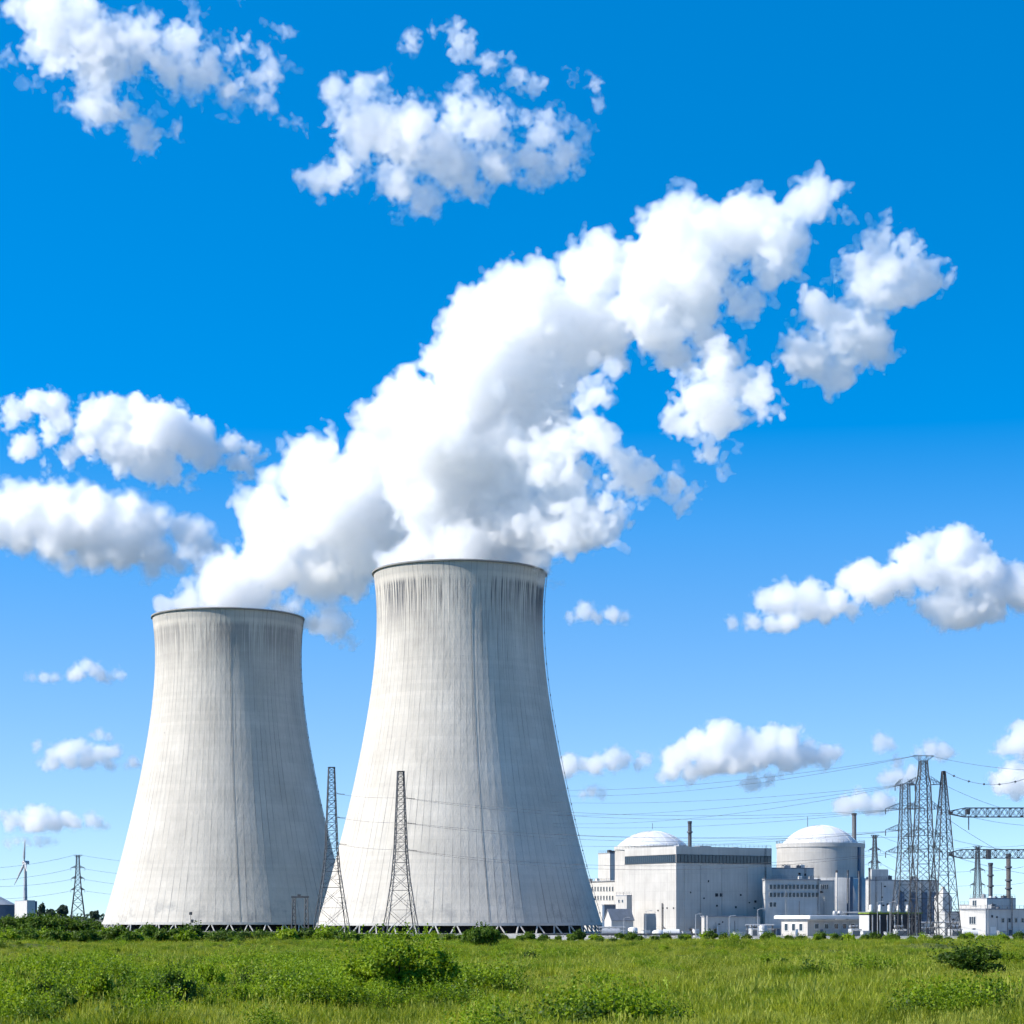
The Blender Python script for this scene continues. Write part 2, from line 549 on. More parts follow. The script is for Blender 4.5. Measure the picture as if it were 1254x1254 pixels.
def make_tower(loc, label, wash=.95):
    root = empty('cooling_tower', loc, label, 'cooling tower', 'cooling towers under their steam')
    # shell with raised meridional ribs
    NR = 100
    offs, us = [], []
    for k in range(NR):
        for fr, dr in ((0.0, 0.0), (.44, 0.0), (.46, .003), (.54, .003), (.56, 0.0)):
            us.append((k + fr) / NR); offs.append(dr)
    us, offs = np.array(us), np.array(offs)
    zz = np.concatenate([np.linspace(3.6, 145.2, 72)])
    n, mrow = len(us), len(zz)
    ang = us * 2 * math.pi + math.pi / 2
    rr = prof_r(zz)[:, None] + offs[None, :] * np.where(zz < 139.6, 1, 0)[:, None]
    v = np.stack([rr * np.cos(ang), rr * np.sin(ang), np.repeat(zz[:, None], n, 1)], -1).reshape(-1, 3)
    i, j = np.meshgrid(np.arange(mrow - 1), np.arange(n), indexing='ij')
    a = (i * n + j).ravel(); b2 = (i * n + (j + 1) % n).ravel()
    f = np.stack([a, b2, b2 + n, a + n], -1)
    sh = np_mesh('shell', v, f, M['tower'], False)
    uvl = sh.data.uv_layers.new(name='UVMap')
    u0 = us[j.ravel()]
    u1 = np.where((j.ravel() + 1) == n, 1.0, us[(j.ravel() + 1) % n])
    z0, z1 = zz[i.ravel()], zz[i.ravel() + 1]
    uvs = np.stack([np.stack([u0, z0], -1), np.stack([u1, z0], -1), np.stack([u1, z1], -1), np.stack([u0, z1], -1)], 1)
    uvl.data.foreach_set('uv', uvs.astype(np.float32).ravel())
    sh.parent = root
    sh.color = (wash, 1, 1, 1)                      # how strongly the rain has washed soot down this shell
    # rim walkway, thickness of the shell, inner face
    rt = float(prof_r(145.2))
    MB().lathe([(rt + .35, 144.7), (rt + .55, 144.75), (rt + .55, 145.5), (rt - .9, 145.5), (rt - .9, 144.0), (float(prof_r(120)) - .8, 120), (float(prof_r(90)) - .8, 90), (float(prof_r(50)) - .8, 50), (float(prof_r(6)) - .8, 4.0)], n=120, cap=False).build('rim', M['steel_dark'] if False else M['rim'], root, True)
    # lower ring beam
    r0 = float(prof_r(3.6))
    MB().lathe([(r0 - .9, 3.0), (r0 + .5, 3.0), (r0 + .35, 4.1), (r0 - .9, 4.1), (r0 - .9, 3.0)], n=160, cap=False).build('ring_beam', M['concrete'], root)
    # V columns
    nv = 44
    for k in range(nv):
        a0 = 2 * math.pi * k / nv
        da = 2 * math.pi / nv * .24
        top = Vector((math.cos(a0) * (r0 - .1), math.sin(a0) * (r0 - .1), 3.4))
        for sgn in (-1, 1):
            bt = Vector((math.cos(a0 + sgn * da) * (r0 + 2.0), math.sin(a0 + sgn * da) * (r0 + 2.0), -.2))
            tp = Vector((math.cos(a0 + sgn * da * .1) * (r0 - .1), math.sin(a0 + sgn * da * .1) * (r0 - .1), 3.4))
            MB().bar(bt, tp, .62, n=6).build('support_column', M['concrete_pale'], root)
    # dark drum added to give the shade inside the foot, and basin
    MB().lathe([(r0 - 7, 0), (r0 - 7, 7.0), (0.1, 7.0)], n=90, cap=False).build('dark_drum', M['dark'], root, True)
    MB().lathe([(r0 + 3.2, -.2), (r0 + 3.2, .12), (r0 + 2.9, .12), (r0 + 2.9, -.2)], n=120, cap=False).build('basin_wall', M['concrete'], root)
    # access ladder with cage and marker lamps up the side that faces right
    for ta, nm in ((R(-4), 'ladder'),):
        mb = MB()
        for s_ in (-1, 1):
            pts = []
            for z in np.linspace(4, 145, 40):
                r = float(prof_r(z)) + .7
                pts.append((math.cos(ta + s_ * .35 / r) * r, math.sin(ta + s_ * .35 / r) * r, z))
            mb.path(pts, .14)
        for z in np.linspace(5, 144.5, 48):
            r = float(prof_r(z)) + .4
            mb.box((math.cos(ta) * r, math.sin(ta) * r, z), (.3, .6, .12), ta)
        mb.build(nm, M['steel'], root)
        for z in np.linspace(8, 140, 22):
            r = float(prof_r(z)) + .7
            MB().box((math.cos(ta) * r, math.sin(ta) * r, z), (.5, .7, .5), ta, .1).build('rest_platform', M['steel'], root)
    # lightning conductor down the front
    tb = -math.pi / 2 + R(8.0)
    mb = MB()
    mb.path([(math.cos(tb + R(5) * (1 - z / 145)) * (float(prof_r(z)) + .14), math.sin(tb + R(5) * (1 - z / 145)) * (float(prof_r(z)) + .14), z) for z in np.linspace(4, 137, 50)], .09)
    mb.build('lightning_conductor', M['steel'], root)
    return root


M['rim'] = plain('rim_concrete', (.20, .20, .195), .9, var=.2, scale=.3)
T_R = make_tower((gx(563, 860), 860, 0), 'larger looking grey concrete cooling tower with dark streaks below its rim, right of the other')
T_L = make_tower((gx(279.5, 988), 988, 0), 'smaller looking pale concrete cooling tower, left of the larger looking one', .45)
# ------------------------------------------------------------------ steam and clouds
def interp_mat(n, spacing, wl, mlat, off):
    """(n, mlat) cubic B-spline weights of n samples on a lattice of wavelength wl."""
    x = np.arange(n) * spacing / wl + off
    i = np.floor(x).astype(int); t = x - i
    w = [(1 - t) ** 3 / 6, (3 * t ** 3 - 6 * t ** 2 + 4) / 6, (-3 * t ** 3 + 3 * t ** 2 + 3 * t + 1) / 6, t ** 3 / 6]
    W = np.zeros((n, mlat), np.float32)
    for k in range(4):
        W[np.arange(n), i + k] += w[k]
    return W


def noise_grid(rg, shape, spacing, wl):
    ms = [int(n * spacing / wl) + 6 for n in shape]
    L = rg.standard_normal(ms).astype(np.float32)
    Ws = [interp_mat(n, spacing, wl, mm, rg.random()) for n, mm in zip(shape, ms)]
    A = np.tensordot(Ws[2], L, axes=(1, 2))          # z, x, y
    A = np.tensordot(Ws[1], A, axes=(1, 2))          # y, z, x
    A = np.tensordot(Ws[0], A, axes=(1, 2))          # x, y, z
    return A * 2.1


def surface_nets(f):
    """Quads of the zero level of f (positive inside)."""
    s = f > 0
    n = f.shape
    act = np.zeros((n[0] - 1, n[1] - 1, n[2] - 1), np.uint8)
    for a in (0, 1):
        for b_ in (0, 1):
            for c_ in (0, 1):
                act += s[a:n[0] - 1 + a, b_:n[1] - 1 + b_, c_:n[2] - 1 + c_]
    cells = np.argwhere((act > 0) & (act < 8))
    idx = np.full(act.shape, -1, np.int32)
    idx[cells[:, 0], cells[:, 1], cells[:, 2]] = np.arange(len(cells))
    corner = np.array([(a, b_, c_) for a in (0, 1) for b_ in (0, 1) for c_ in (0, 1)])
    val = np.stack([f[cells[:, 0] + a, cells[:, 1] + b_, cells[:, 2] + c_] for a, b_, c_ in corner], 1)
    acc = np.zeros((len(cells), 3), np.float32); cnt = np.zeros(len(cells), np.float32)
    for p in range(8):
        for q in range(p + 1, 8):
            if np.abs(corner[p] - corner[q]).sum() != 1:
                continue
            va, vb = val[:, p], val[:, q]
            cr = (va > 0) != (vb > 0)
            t = np.where(cr, va / np.where(cr, va - vb, 1), 0)[:, None]
            pt = corner[p] + t * (corner[q] - corner[p])
            acc += np.where(cr[:, None], pt, 0); cnt += cr
    verts = cells + acc / cnt[:, None]
    quads = []
    for ax in range(3):
        sl0 = [slice(None)] * 3; sl1 = [slice(None)] * 3
        sl0[ax] = slice(0, -1); sl1[ax] = slice(1, None)
        ch = s[tuple(sl0)] != s[tuple(sl1)]
        e = np.argwhere(ch)
        o1, o2 = [(1, 2), (2, 0), (0, 1)][ax]
        ok = (e[:, o1] > 0) & (e[:, o2] > 0) & (e[:, o1] < n[o1] - 1) & (e[:, o2] < n[o2] - 1)
        e = e[ok]
        up = s[e[:, 0], e[:, 1], e[:, 2]]
        def cell(d1, d2):
            q = e.copy(); q[:, o1] += d1; q[:, o2] += d2
            return idx[q[:, 0], q[:, 1], q[:, 2]]
        A, B, Cc, D = cell(-1, -1), cell(0, -1), cell(0, 0), cell(-1, 0)
        q = np.stack([A, B, Cc, D], 1)
        q[~up] = q[~up][:, ::-1]
        quads.append(q)
    return verts, np.concatenate(quads)


def drop_specks(v, q, least):
    """Leave out closed pieces of under LEAST vertices."""
    lab = np.arange(len(v))
    e = np.concatenate([q[:, [0, 1]], q[:, [1, 2]], q[:, [2, 3]]])
    for _ in range(60):
        old = lab.copy()
        lo_ = np.minimum(lab[e[:, 0]], lab[e[:, 1]])
        np.minimum.at(lab, e[:, 0], lo_); np.minimum.at(lab, e[:, 1], lo_)
        for _k in range(4):
            lab = lab[lab]
        if (lab == old).all():
            break
    big = np.bincount(lab, minlength=len(v))[lab] >= least
    new = np.cumsum(big) - 1
    return v[big], new[q[big[q[:, 0]]]]


def vapour_mat(name, dens, surf=0.05):
    m = bpy.data.materials.new(name)
    m.use_nodes = True
    nt = m.node_tree
    nt.nodes.clear()
    out = nt.nodes.new('ShaderNodeOutputMaterial')
    vs = nt.nodes.new('ShaderNodeVolumeScatter')
    vs.inputs['Color'].default_value = (1, 1, 1, 1)
    vs.inputs['Density'].default_value = dens
    vs.inputs['Anisotropy'].default_value = 0.5
    nt.links.new(vs.outputs[0], out.inputs['Volume'])
    tp = nt.nodes.new('ShaderNodeBsdfTransparent')
    df = nt.nodes.new('ShaderNodeBsdfDiffuse')
    df.inputs['Color'].default_value = (.95, .95, .95, 1)
    mx = nt.nodes.new('ShaderNodeMixShader')
    mx.inputs[0].default_value = surf
    nt.links.new(tp.outputs[0], mx.inputs[1])
    nt.links.new(df.outputs[0], mx.inputs[2])
    nt.links.new(mx.outputs[0], out.inputs['Surface'])
    return m


def vapour(name, Y, puffs, mats, seed, sp=2.0, amp=1.0, flat=None, wisp=.0, depth=.8, base_r=None, ymap=None, grow=1.0, levels=(-7, -3, 0, 5), squash=1.0):
    """A cloud of vapour at depth Y. puffs: (px, py, r[, amp]) in photograph pixels; grid and noise work in those pixels, then scale to metres."""
    rg = np.random.default_rng(seed)
    P = np.array([(p[0], p[1], p[2] * grow, 1 + 1.5 * ((p[3] if len(p) > 3 else 1.0) - 1)) for p in puffs], np.float32)
    rmax = P[:, 2].max()
    med = np.median(P[:, 2]) if base_r is None else base_r
    # depth of every puff
    dy = (rg.random(len(P)) - .5) * 2 * depth * (rmax * .9 - P[:, 2] * .5)
    if ymap is not None:
        dy = dy + np.array([ymap(p[0], p[1]) for p in P], np.float32)
    extra = []
    for (x, y, r, a), d in zip(P, dy):
        extra.append((x, d, -y, r, a))
        if r > med * .9:                            # thick parts are round in depth too
            for _ in range(1):
                extra.append((x + rg.normal() * r * .25, d + (rg.random() - .5) * 2.4 * r, -y + rg.normal() * r * .2 - r * .05, r * .85, a))
    E = np.array(extra, np.float32)
    pad = med * .9 + 6
    lo = (E[:, :3] - E[:, 3:4]).min(0) - pad
    hi = (E[:, :3] + E[:, 3:4]).max(0) + pad
    shape = tuple(int(v) for v in np.ceil((hi - lo) / sp))
    f = np.full(shape, -pad * 1.0, np.float32)
    am = np.ones(shape, np.float32)
    ax = [lo[k] + np.arange(shape[k], dtype=np.float32) * sp for k in range(3)]
    for x, y, z, r, a in E:
        sl = []
        for k, c_ in enumerate((x, y, z)):
            i0 = max(0, int((c_ - r - pad - lo[k]) / sp)); i1 = min(shape[k], int((c_ + r + pad - lo[k]) / sp) + 2)
            sl.append(slice(i0, i1))
        gx_, gy_, gz_ = ax[0][sl[0]][:, None, None], ax[1][sl[1]][None, :, None], ax[2][sl[2]][None, None, :]
        d = r - np.sqrt((gx_ - x) ** 2 + ((gy_ - y) / squash) ** 2 + ((gz_ - z) * 1.0) ** 2)
        cur = f[tuple(sl)]
        bt = d > cur
        # soft union
        k_ = r * .18
        h = np.clip(.5 + .5 * (d - cur) / k_, 0, 1)
        f[tuple(sl)] = cur + (d - cur) * h + k_ * h * (1 - h)
        if a != 1.0 or (E[:, 4] != 1).any():
            asub = am[tuple(sl)]
            asub[bt] = a
    # billows and curls, fine octaves kept strong
    wl = med * 1.0
    tot = np.zeros(shape, np.float32)
    A = .27 - .05 * wisp
    while wl > sp * 1.8:
        nz = noise_grid(rg, shape, sp, wl)
        bil = np.abs(nz) * 1.6 - .85
        tot += (wl * A * amp) * (bil * (1 - wisp) + (nz - .12) * 1.9 * wisp)
        wl *= .55
        A *= 1.45 + .45 * wisp
    tot *= am
    lid = f + (8.0 + .75 * med)
    f += np.where(tot > 0, tot * (1 - .6 * wisp), tot * (1 + .5 * wisp)) - (am - 1) * 4.0
    np.minimum(f, lid, out=f)
    if flat is not None:                            # flattish base
        fz = ax[2][None, None, :] + flat
        f = np.minimum(f, fz + .35 * tot)
    f[0] = f[-1] = -99; f[:, 0] = f[:, -1] = -99; f[:, :, 0] = f[:, :, -1] = -99
    s = Y / FPX
    org = np.array([(P[:, 0].mean() - 627) * s, 0, (HORIZON - P[:, 1].mean()) * s + EYE])
    root = None
    for lev, mt, nm in zip(levels, mats, (name, 'thin_vapour', 'denser_vapour', 'core_vapour')):
        if (f > lev).sum() < 30:
            continue
        v, q = surface_nets(f - lev)
        v, q = drop_specks(v, q, 700 if sp > 1.3 else 200)
        if len(q) < 50:
            continue
        w = v * sp + lo
        out = np.empty_like(w)
        out[:, 0] = (w[:, 0] - 627) * s
        out[:, 1] = w[:, 1] * s
        out[:, 2] = (w[:, 2] + HORIZON) * s + EYE
        o = np_mesh(nm, out - org, q, mt, True)
        if root is None:
            root = o
            o.location = (org[0], Y, org[2])
        else:
            o.parent = root
    return root


def crop(pts, ox, oy, sc):
    return [(ox + p[0] * sc, oy + p[1] * sc, p[2] * sc) + tuple(p[3:]) for p in pts]


def vapour_mats(name, s, k=1.0):
    return [vapour_mat(name + '_veil', .022 * k / s, .012), vapour_mat(name + '_thin', .045 * k / s, .0), vapour_mat(name + '_middle', .09 * k / s, .0), vapour_mat(name + '_core', .05 * k / s, .0)]


LEFT_STEAM = [(203, 746, 12), (230, 738, 20), (260, 725, 24), (290, 712, 32), (320, 732, 26), (352, 742, 20), (305, 690, 25), (330, 690, 40), (312, 634, 24), (335, 622, 28), (365, 600, 28), (350, 650, 45),
    (375, 560, 30), (400, 568, 32), (385, 600, 40), (425, 572, 30), (400, 640, 55), (440, 610, 55), (460, 560, 50), (390, 700, 40), (400, 740, 22, 1.5), (430, 745, 16, 1.7), (415, 765, 12, 1.7), (380, 757, 18), (445, 720, 20, 1.5),
    (440, 680, 35), (480, 640, 50), (490, 580, 50), (510, 620, 40), (230, 744, 14), (280, 740, 18), (340, 744, 16)]
RIGHT_STEAM = [(480, 692, 20), (500, 682, 28), (530, 672, 34), (570, 677, 36), (610, 677, 34), (640, 687, 24), (655, 692, 16), (520, 630, 40), (560, 620, 55), (610, 620, 55), (650, 640, 40), (500, 560, 50), (465, 520, 30),
    (452, 505, 17), (490, 495, 32), (540, 560, 60), (600, 560, 60), (540, 505, 50), (590, 480, 60), (585, 430, 46), (565, 397, 26), (556, 385, 16), (600, 385, 40), (620, 348, 32), (615, 330, 18), (660, 365, 34), (672, 345, 18),
    (640, 400, 55), (690, 400, 50), (724, 340, 38), (740, 312, 26), (765, 310, 24), (700, 440, 32, 1.2), (740, 400, 45), (750, 430, 25, 1.5), (800, 340, 50), (805, 295, 30), (840, 250, 24), (832, 280, 38), (860, 300, 42),
    (850, 360, 45), (800, 400, 40, 1.3), (820, 430, 24, 1.6), (870, 405, 28, 1.6), (900, 360, 32, 1.4), (905, 285, 40), (935, 255, 28), (950, 290, 36), (985, 260, 27), (1010, 242, 20), (1022, 262, 14, 1.4), (940, 330, 28, 1.5),
    (975, 290, 20, 1.5), (640, 470, 50), (660, 500, 40, 1.3), (720, 512, 24, 1.6), (735, 510, 18, 1.6), (690, 560, 32, 1.5), (720, 560, 26, 1.6), (690, 590, 30, 1.5), (740, 560, 20, 1.7), (750, 600, 26, 1.7), (790, 590, 18, 1.8),
    (715, 640, 36, 1.5), (760, 640, 20, 1.8), (740, 662, 18, 1.8), (690, 660, 28, 1.5), (680, 620, 40, 1.3), (812, 600, 11, 1.8), (752, 676, 10, 1.8), (832, 612, 9, 1.8),
    (860, 480, 20, 1.5), (890, 485, 20, 1.5), (845, 515, 30, 1.4), (870, 520, 32, 1.4), (905, 515, 22, 1.6), (830, 540, 18, 1.6), (855, 560, 20, 1.7), (862, 580, 11, 1.8), (928, 517, 11, 1.8),
    (1092, 285, 20, 1.4), (1060, 310, 24, 1.4), (1035, 320, 16, 1.5), (1080, 322, 28, 1.3), (1110, 310, 18, 1.6), (1100, 350, 26, 1.4), (1060, 365, 28, 1.4), (1020, 375, 22, 1.5), (990, 385, 14, 1.6), (1070, 400, 24, 1.5),
    (1030, 420, 28, 1.4), (990, 435, 28, 1.4), (1010, 455, 20, 1.6), (1135, 320, 13, 1.8), (1115, 370, 14, 1.8)]
RIGHT_STEAM = [(p[0], p[1], p[2] * (1.16 if p[0] > 975 and p[1] > 275 or p[0] > 822 and p[1] > 470 else 1.0)) + tuple(p[3:]) for p in RIGHT_STEAM]
SD_L, SD_R = 988 / FPX, 860 / FPX
st = vapour('steam_plume', 988, LEFT_STEAM, vapour_mats('steam_far', SD_L, .5), 11, sp=1.65, amp=1.05, wisp=.30, grow=1.0, levels=(-2.5, 0, 5), base_r=30, ymap=lambda x, y: (x - 280) * .15)
tag(st, 'shorter white steam plume rising from the smaller looking tower, behind the long plume', 'steam plume', 'steam rising from the towers')
st = vapour('steam_plume', 860, RIGHT_STEAM, vapour_mats('steam_near', SD_R, .5), 23, sp=1.65, amp=1.05, wisp=.30, grow=1.0, levels=(-2.5, 0, 5), base_r=30, ymap=lambda x, y: -95 * min(1, max(0, (x - 640) / 70)) * min(1, max(0, (y - 440) / 60)))
tag(st, 'long white steam plume drifting up to the right from the nearer cooling tower', 'steam plume', 'steam rising from the towers')

c2, c3, c4, c7, c8 = (350, 10, .335), (0, 460, .2632), (660, 620, .4737), (660, 860, .4737), (0, 780, .2232)
CLOUDS = [
    # label, Y, seed, amp, wisp, flat(py), puffs
    ('large ragged white cloud cut by the upper left corner of the sky', 2600, 1, 1.25, .7, None,
     [(70, 38, 36), (115, 65, 36), (145, 85, 26), (125, 100, 26), (200, 85, 20), (250, 75, 22), (235, 52, 18), (180, 60, 22), (290, 85, 16), (60, 12, 30), (95, 18, 34), (110, 45, 32), (90, 58, 28), (130, 55, 28), (160, 66, 22), (185, 72, 17), (105, 90, 22), (120, 105, 20), (140, 125, 24), (160, 140, 17), (175, 162, 15), (193, 172, 9), (215, 165, 8), (215, 60, 22),
      (240, 85, 18), (225, 38, 17), (235, 15, 12), (265, 75, 16), (285, 100, 18), (280, 50, 13), (300, 55, 13), (318, 62, 8), (335, 85, 15), (350, 82, 11), (320, 120, 11), (40, 85, 12), (50, 90, 9), (25, 10, 15), (155, 12, 12), (75, 32, 28)]),
    ('broad white cloud hanging alone above the long steam plume, near the top', 2600, 2, 1.2, .6, None, crop(
     [(260, 345, 72), (200, 415, 55), (350, 430, 110), (470, 420, 80), (450, 500, 95), (540, 520, 90), (620, 330, 40), (640, 420, 60), (620, 545, 92), (735, 400, 66), (760, 470, 85), (760, 550, 75), (890, 540, 75), (950, 480, 66), (1030, 510, 55),
      (1075, 450, 35), (880, 390, 33), (970, 405, 33), (890, 600, 38), (660, 630, 45), (520, 670, 40), (700, 660, 38), (400, 610, 58), (230, 620, 52), (140, 620, 42), (80, 620, 26), (240, 660, 28), (390, 270, 24), (115, 395, 13)], *c2)),
    ('chain of thin cloud shreds over the broad cloud at the top of the sky', 2600, 3, 1.3, .9, None, crop(
     [(460, 120, 38), (540, 85, 22), (580, 72, 20), (640, 140, 56), (630, 48, 14), (750, 215, 38), (800, 180, 26), (850, 265, 42), (920, 280, 36), (860, 300, 24)], *c2)),
    ('tiny single cloud shred to the right of the broad top cloud', 2600, 4, 1.2, .8, None, crop([(1130, 290, 38), (1145, 340, 20)], *c2)),
    ('long lumpy cloud with a detached looking head, upper of two at the left edge', 4500, 5, .95, .18, None, crop(
     [(160, 120, 55), (90, 150, 55), (60, 220, 45), (250, 140, 65), (280, 220, 55), (240, 280, 45), (120, 300, 50), (100, 350, 36), (310, 360, 45), (320, 400, 24), (215, 430, 26), (450, 160, 66), (430, 240, 75), (400, 320, 55),
      (520, 180, 66), (600, 220, 85), (650, 170, 56), (560, 320, 105), (700, 260, 105), (680, 360, 95), (800, 230, 66), (850, 190, 40), (860, 280, 85), (940, 250, 55), (900, 360, 58), (560, 420, 50), (700, 430, 48), (820, 460, 38),
      (880, 480, 26), (990, 370, 56), (1080, 330, 55), (1100, 400, 55), (1160, 350, 38), (1150, 440, 28), (1190, 380, 20)], *c3)),
    ('wide cloud with a grey shaded belly, lower of two at the left edge', 4500, 6, .85, .14, None, crop(
     [(150, 560, 66), (60, 600, 66), (20, 640, 56), (270, 570, 70), (370, 580, 75), (130, 660, 100), (20, 740, 56), (100, 760, 66), (280, 700, 120), (450, 640, 85), (550, 610, 56), (610, 610, 50), (430, 760, 105), (600, 720, 105),
      (700, 700, 66), (770, 680, 42), (850, 710, 56), (920, 730, 50), (960, 780, 46), (1000, 800, 36), (880, 830, 46), (720, 830, 66), (560, 820, 75), (250, 810, 66), (330, 880, 40), (450, 885, 40), (700, 890, 36), (840, 880, 40),
      (920, 880, 28), (40, 510, 20), (-60, 680, 80)], *c3)),
    ('tall billowing cloud cut by the right edge at mid height of the sky', 6200, 7, .75, .15, None, crop(
     [(1010, 90, 33), (970, 125, 38), (1070, 110, 42), (1130, 110, 36), (1080, 170, 58), (1010, 180, 43), (1150, 180, 48), (1210, 185, 43), (1240, 220, 48), (1160, 240, 43), (1060, 250, 46), (1040, 285, 30), (1100, 280, 32), (1180, 260, 33), (1270, 230, 45), (1080, 240, 48), (1020, 255, 32), (1125, 262, 38), (1075, 275, 34)], *c4)),
    ('puffy cloud touching the tall billowing cloud on its left', 6200, 8, .85, .2, None, crop([(850, 180, 42), (800, 185, 28), (910, 190, 42), (945, 210, 28), (880, 220, 36), (830, 215, 28)], *c4)),
    ('low mounded cloud, middle link of the chain stepping down left of the billowing cloud', 6200, 9, .8, .2, None, crop([(640, 235, 40), (590, 240, 28), (700, 225, 36), (690, 260, 36), (760, 250, 34), (810, 268, 20), (740, 275, 26), (640, 258, 26)], *c4)),
    ('thin flat cloud, lowest link of the chain stepping down left of the billowing cloud', 6200, 10, .8, .3, None, crop([(500, 297, 15), (550, 302, 20), (600, 300, 22), (640, 300, 23), (660, 305, 14)], *c4)),
    ('small flat cloud just right of the nearer cooling tower rim', 6200, 11, .9, .4, None, crop([(115, 275, 22), (85, 290, 12), (150, 290, 15), (190, 280, 18), (220, 288, 12)], *c4)),
    ('largest flat based cumulus low over the reactor domes', 11000, 12, .75, .1, 945, crop(
     [(465, 85, 32), (420, 110, 35), (385, 125, 32), (360, 145, 30), (500, 105, 38), (540, 100, 30), (600, 85, 30), (640, 100, 32), (570, 125, 45), (450, 140, 45), (520, 150, 40), (640, 140, 38), (690, 130, 30), (740, 140, 25), (770, 132, 17)], *c7)),
    ('shallow cloud bank under the left end of the largest cumulus', 11000, 13, .8, .3, None, crop([(340, 180, 24), (320, 190, 16), (390, 185, 22), (430, 180, 18)], *c7)),
    ('small ragged cloud hanging below the middle of the largest cumulus', 11000, 14, .9, .5, None, crop([(560, 208, 20), (530, 215, 13), (600, 195, 18), (620, 190, 12)], *c7)),
    ('low cloud half hidden behind the right flank of the nearer cooling tower', 11000, 15, .8, .2, None, crop([(50, 165, 24), (80, 160, 26), (110, 162, 18), (150, 160, 24), (190, 150, 26), (215, 155, 18)], *c7)),
    ('faint small cloud between the tower cloud and the largest cumulus', 11000, 16, .9, .6, None, crop([(275, 150, 18), (325, 140, 13), (260, 162, 12)], *c7)),
    ('small upright cloud left of the tall pylon top', 11000, 17, .9, .3, None, crop([(885, 100, 20), (880, 118, 14), (905, 115, 11)], *c7)),
    ('flat small cloud directly behind the tall pylon top', 11000, 18, .8, .3, None, crop([(1010, 120, 20), (985, 130, 13), (1040, 130, 17), (1060, 128, 11)], *c7)),
    ('two lobed small cloud left of the tall pylon, above its arms', 11000, 19, .8, .4, None, crop([(930, 155, 16), (900, 195, 18), (930, 190, 22), (960, 185, 18)], *c7)),
    ('low pale cloud over the right hand dome and its chimney', 13000, 20, .8, .2, None, crop([(830, 255, 28), (790, 265, 23), (880, 260, 26), (910, 265, 14)], *c7)),
    ('cumulus cut by the right edge, upper of the pair right of the pylons', 11000, 21, .8, .1, None, crop([(1235, 105, 30), (1200, 120, 20), (1260, 95, 35), (1180, 128, 11), (1270, 115, 30)], *c7)),
    ('cumulus cut by the right edge, lower of the pair right of the pylons', 11000, 22, .8, .1, None, crop([(1235, 180, 27), (1210, 200, 28), (1240, 215, 28), (1190, 220, 15), (1265, 190, 30)], *c7)),
    ('smallest cloud wisp, close to the right flank of the nearer tower above the wires', 11000, 23, .8, .5, None, crop([(135, 230, 14), (115, 236, 10), (158, 234, 10)], *c7)),
    ('small pointed cloud left of the smaller looking tower, at its mid height', 7500, 24, .8, .2, 833, crop([(470, 165, 38), (430, 190, 42), (400, 210, 32), (520, 185, 38), (550, 205, 32), (600, 215, 20), (660, 212, 22)], *c8)),
    ('thin flat cloud beside the small pointed cloud at the left', 7500, 25, .8, .4, None, crop([(240, 220, 26), (180, 222, 18), (300, 222, 22), (150, 225, 12)], *c8)),
    ('domed cloud with a flat base between left edge and smaller looking tower', 11000, 26, .8, .2, 943, crop(
     [(430, 610, 48), (350, 620, 48), (300, 640, 38), (280, 680, 38), (240, 700, 23), (380, 660, 48), (480, 640, 48), (550, 640, 48), (600, 640, 38), (640, 630, 28), (580, 680, 33), (440, 680, 30)], *c8)),
    ('small flat cloud just above the domed cloud at the left', 11000, 27, .8, .4, None, crop([(550, 535, 26), (510, 540, 16), (590, 550, 20)], *c8)),
    ('small cloud scrap between domed cloud and flank of the smaller looking tower', 11000, 28, .8, .4, None, crop([(730, 690, 26), (700, 705, 15), (750, 700, 17)], *c8)),
    ('tiny round cloud scrap at the left of the domed cloud', 11000, 29, .8, .4, None, crop([(200, 595, 22), (195, 615, 15)], *c8)),
    ('long flat based cumulus low over the wind turbine', 14000, 30, .75, .1, 1018, crop(
     [(180, 970, 43), (230, 970, 43), (90, 980, 28), (25, 985, 26), (130, 1010, 43), (200, 1020, 58), (280, 980, 38), (300, 1020, 48), (360, 1000, 42), (420, 1020, 36), (495, 995, 36), (530, 1015, 33), (580, 1035, 20), (60, 1020, 38), (40, 1055, 22), (150, 1060, 24)], *c8)),
    ('thin cloud streak behind the wind turbine blade tip', 14000, 31, .8, .4, None, crop([(90, 1120, 22), (40, 1130, 20), (150, 1125, 20), (210, 1120, 22), (260, 1120, 20), (300, 1120, 12)], *c8)),
]
cloud_mats = {}
for lab, Y, seed, amp, wisp, flat, puffs in CLOUDS:
    if Y not in cloud_mats:
        cloud_mats[Y] = vapour_mats('cloud_vapour', Y / FPX, .31 if Y < 3000 else .55)
    big = max(p[2] for p in puffs)
    med = float(np.median([p[2] for p in puffs]))
    o = vapour('cloud', Y, puffs, cloud_mats[Y], 100 + seed, sp=(1.5 if big > 28 else (1.3 if big > 12 else 1.0)), amp=amp * (1.0 + .3 * wisp), wisp=wisp, flat=flat, depth=.7 - .4 * wisp, grow=(1.08 + .06 * wisp) * (.86 if Y < 3000 and len(puffs) < 12 else 1.0), squash=1 - .45 * wisp, levels=((-6, -2.5, 0.5, 5) if big > 28 else (-3, -1.2, 0.3, 2)))
    tag(o, lab, 'cloud', 'clouds in the blue sky')
# ------------------------------------------------------------------ plant buildings
YAW = R(32)


KY = 0.84                                          # the plant stands a little nearer than the towers


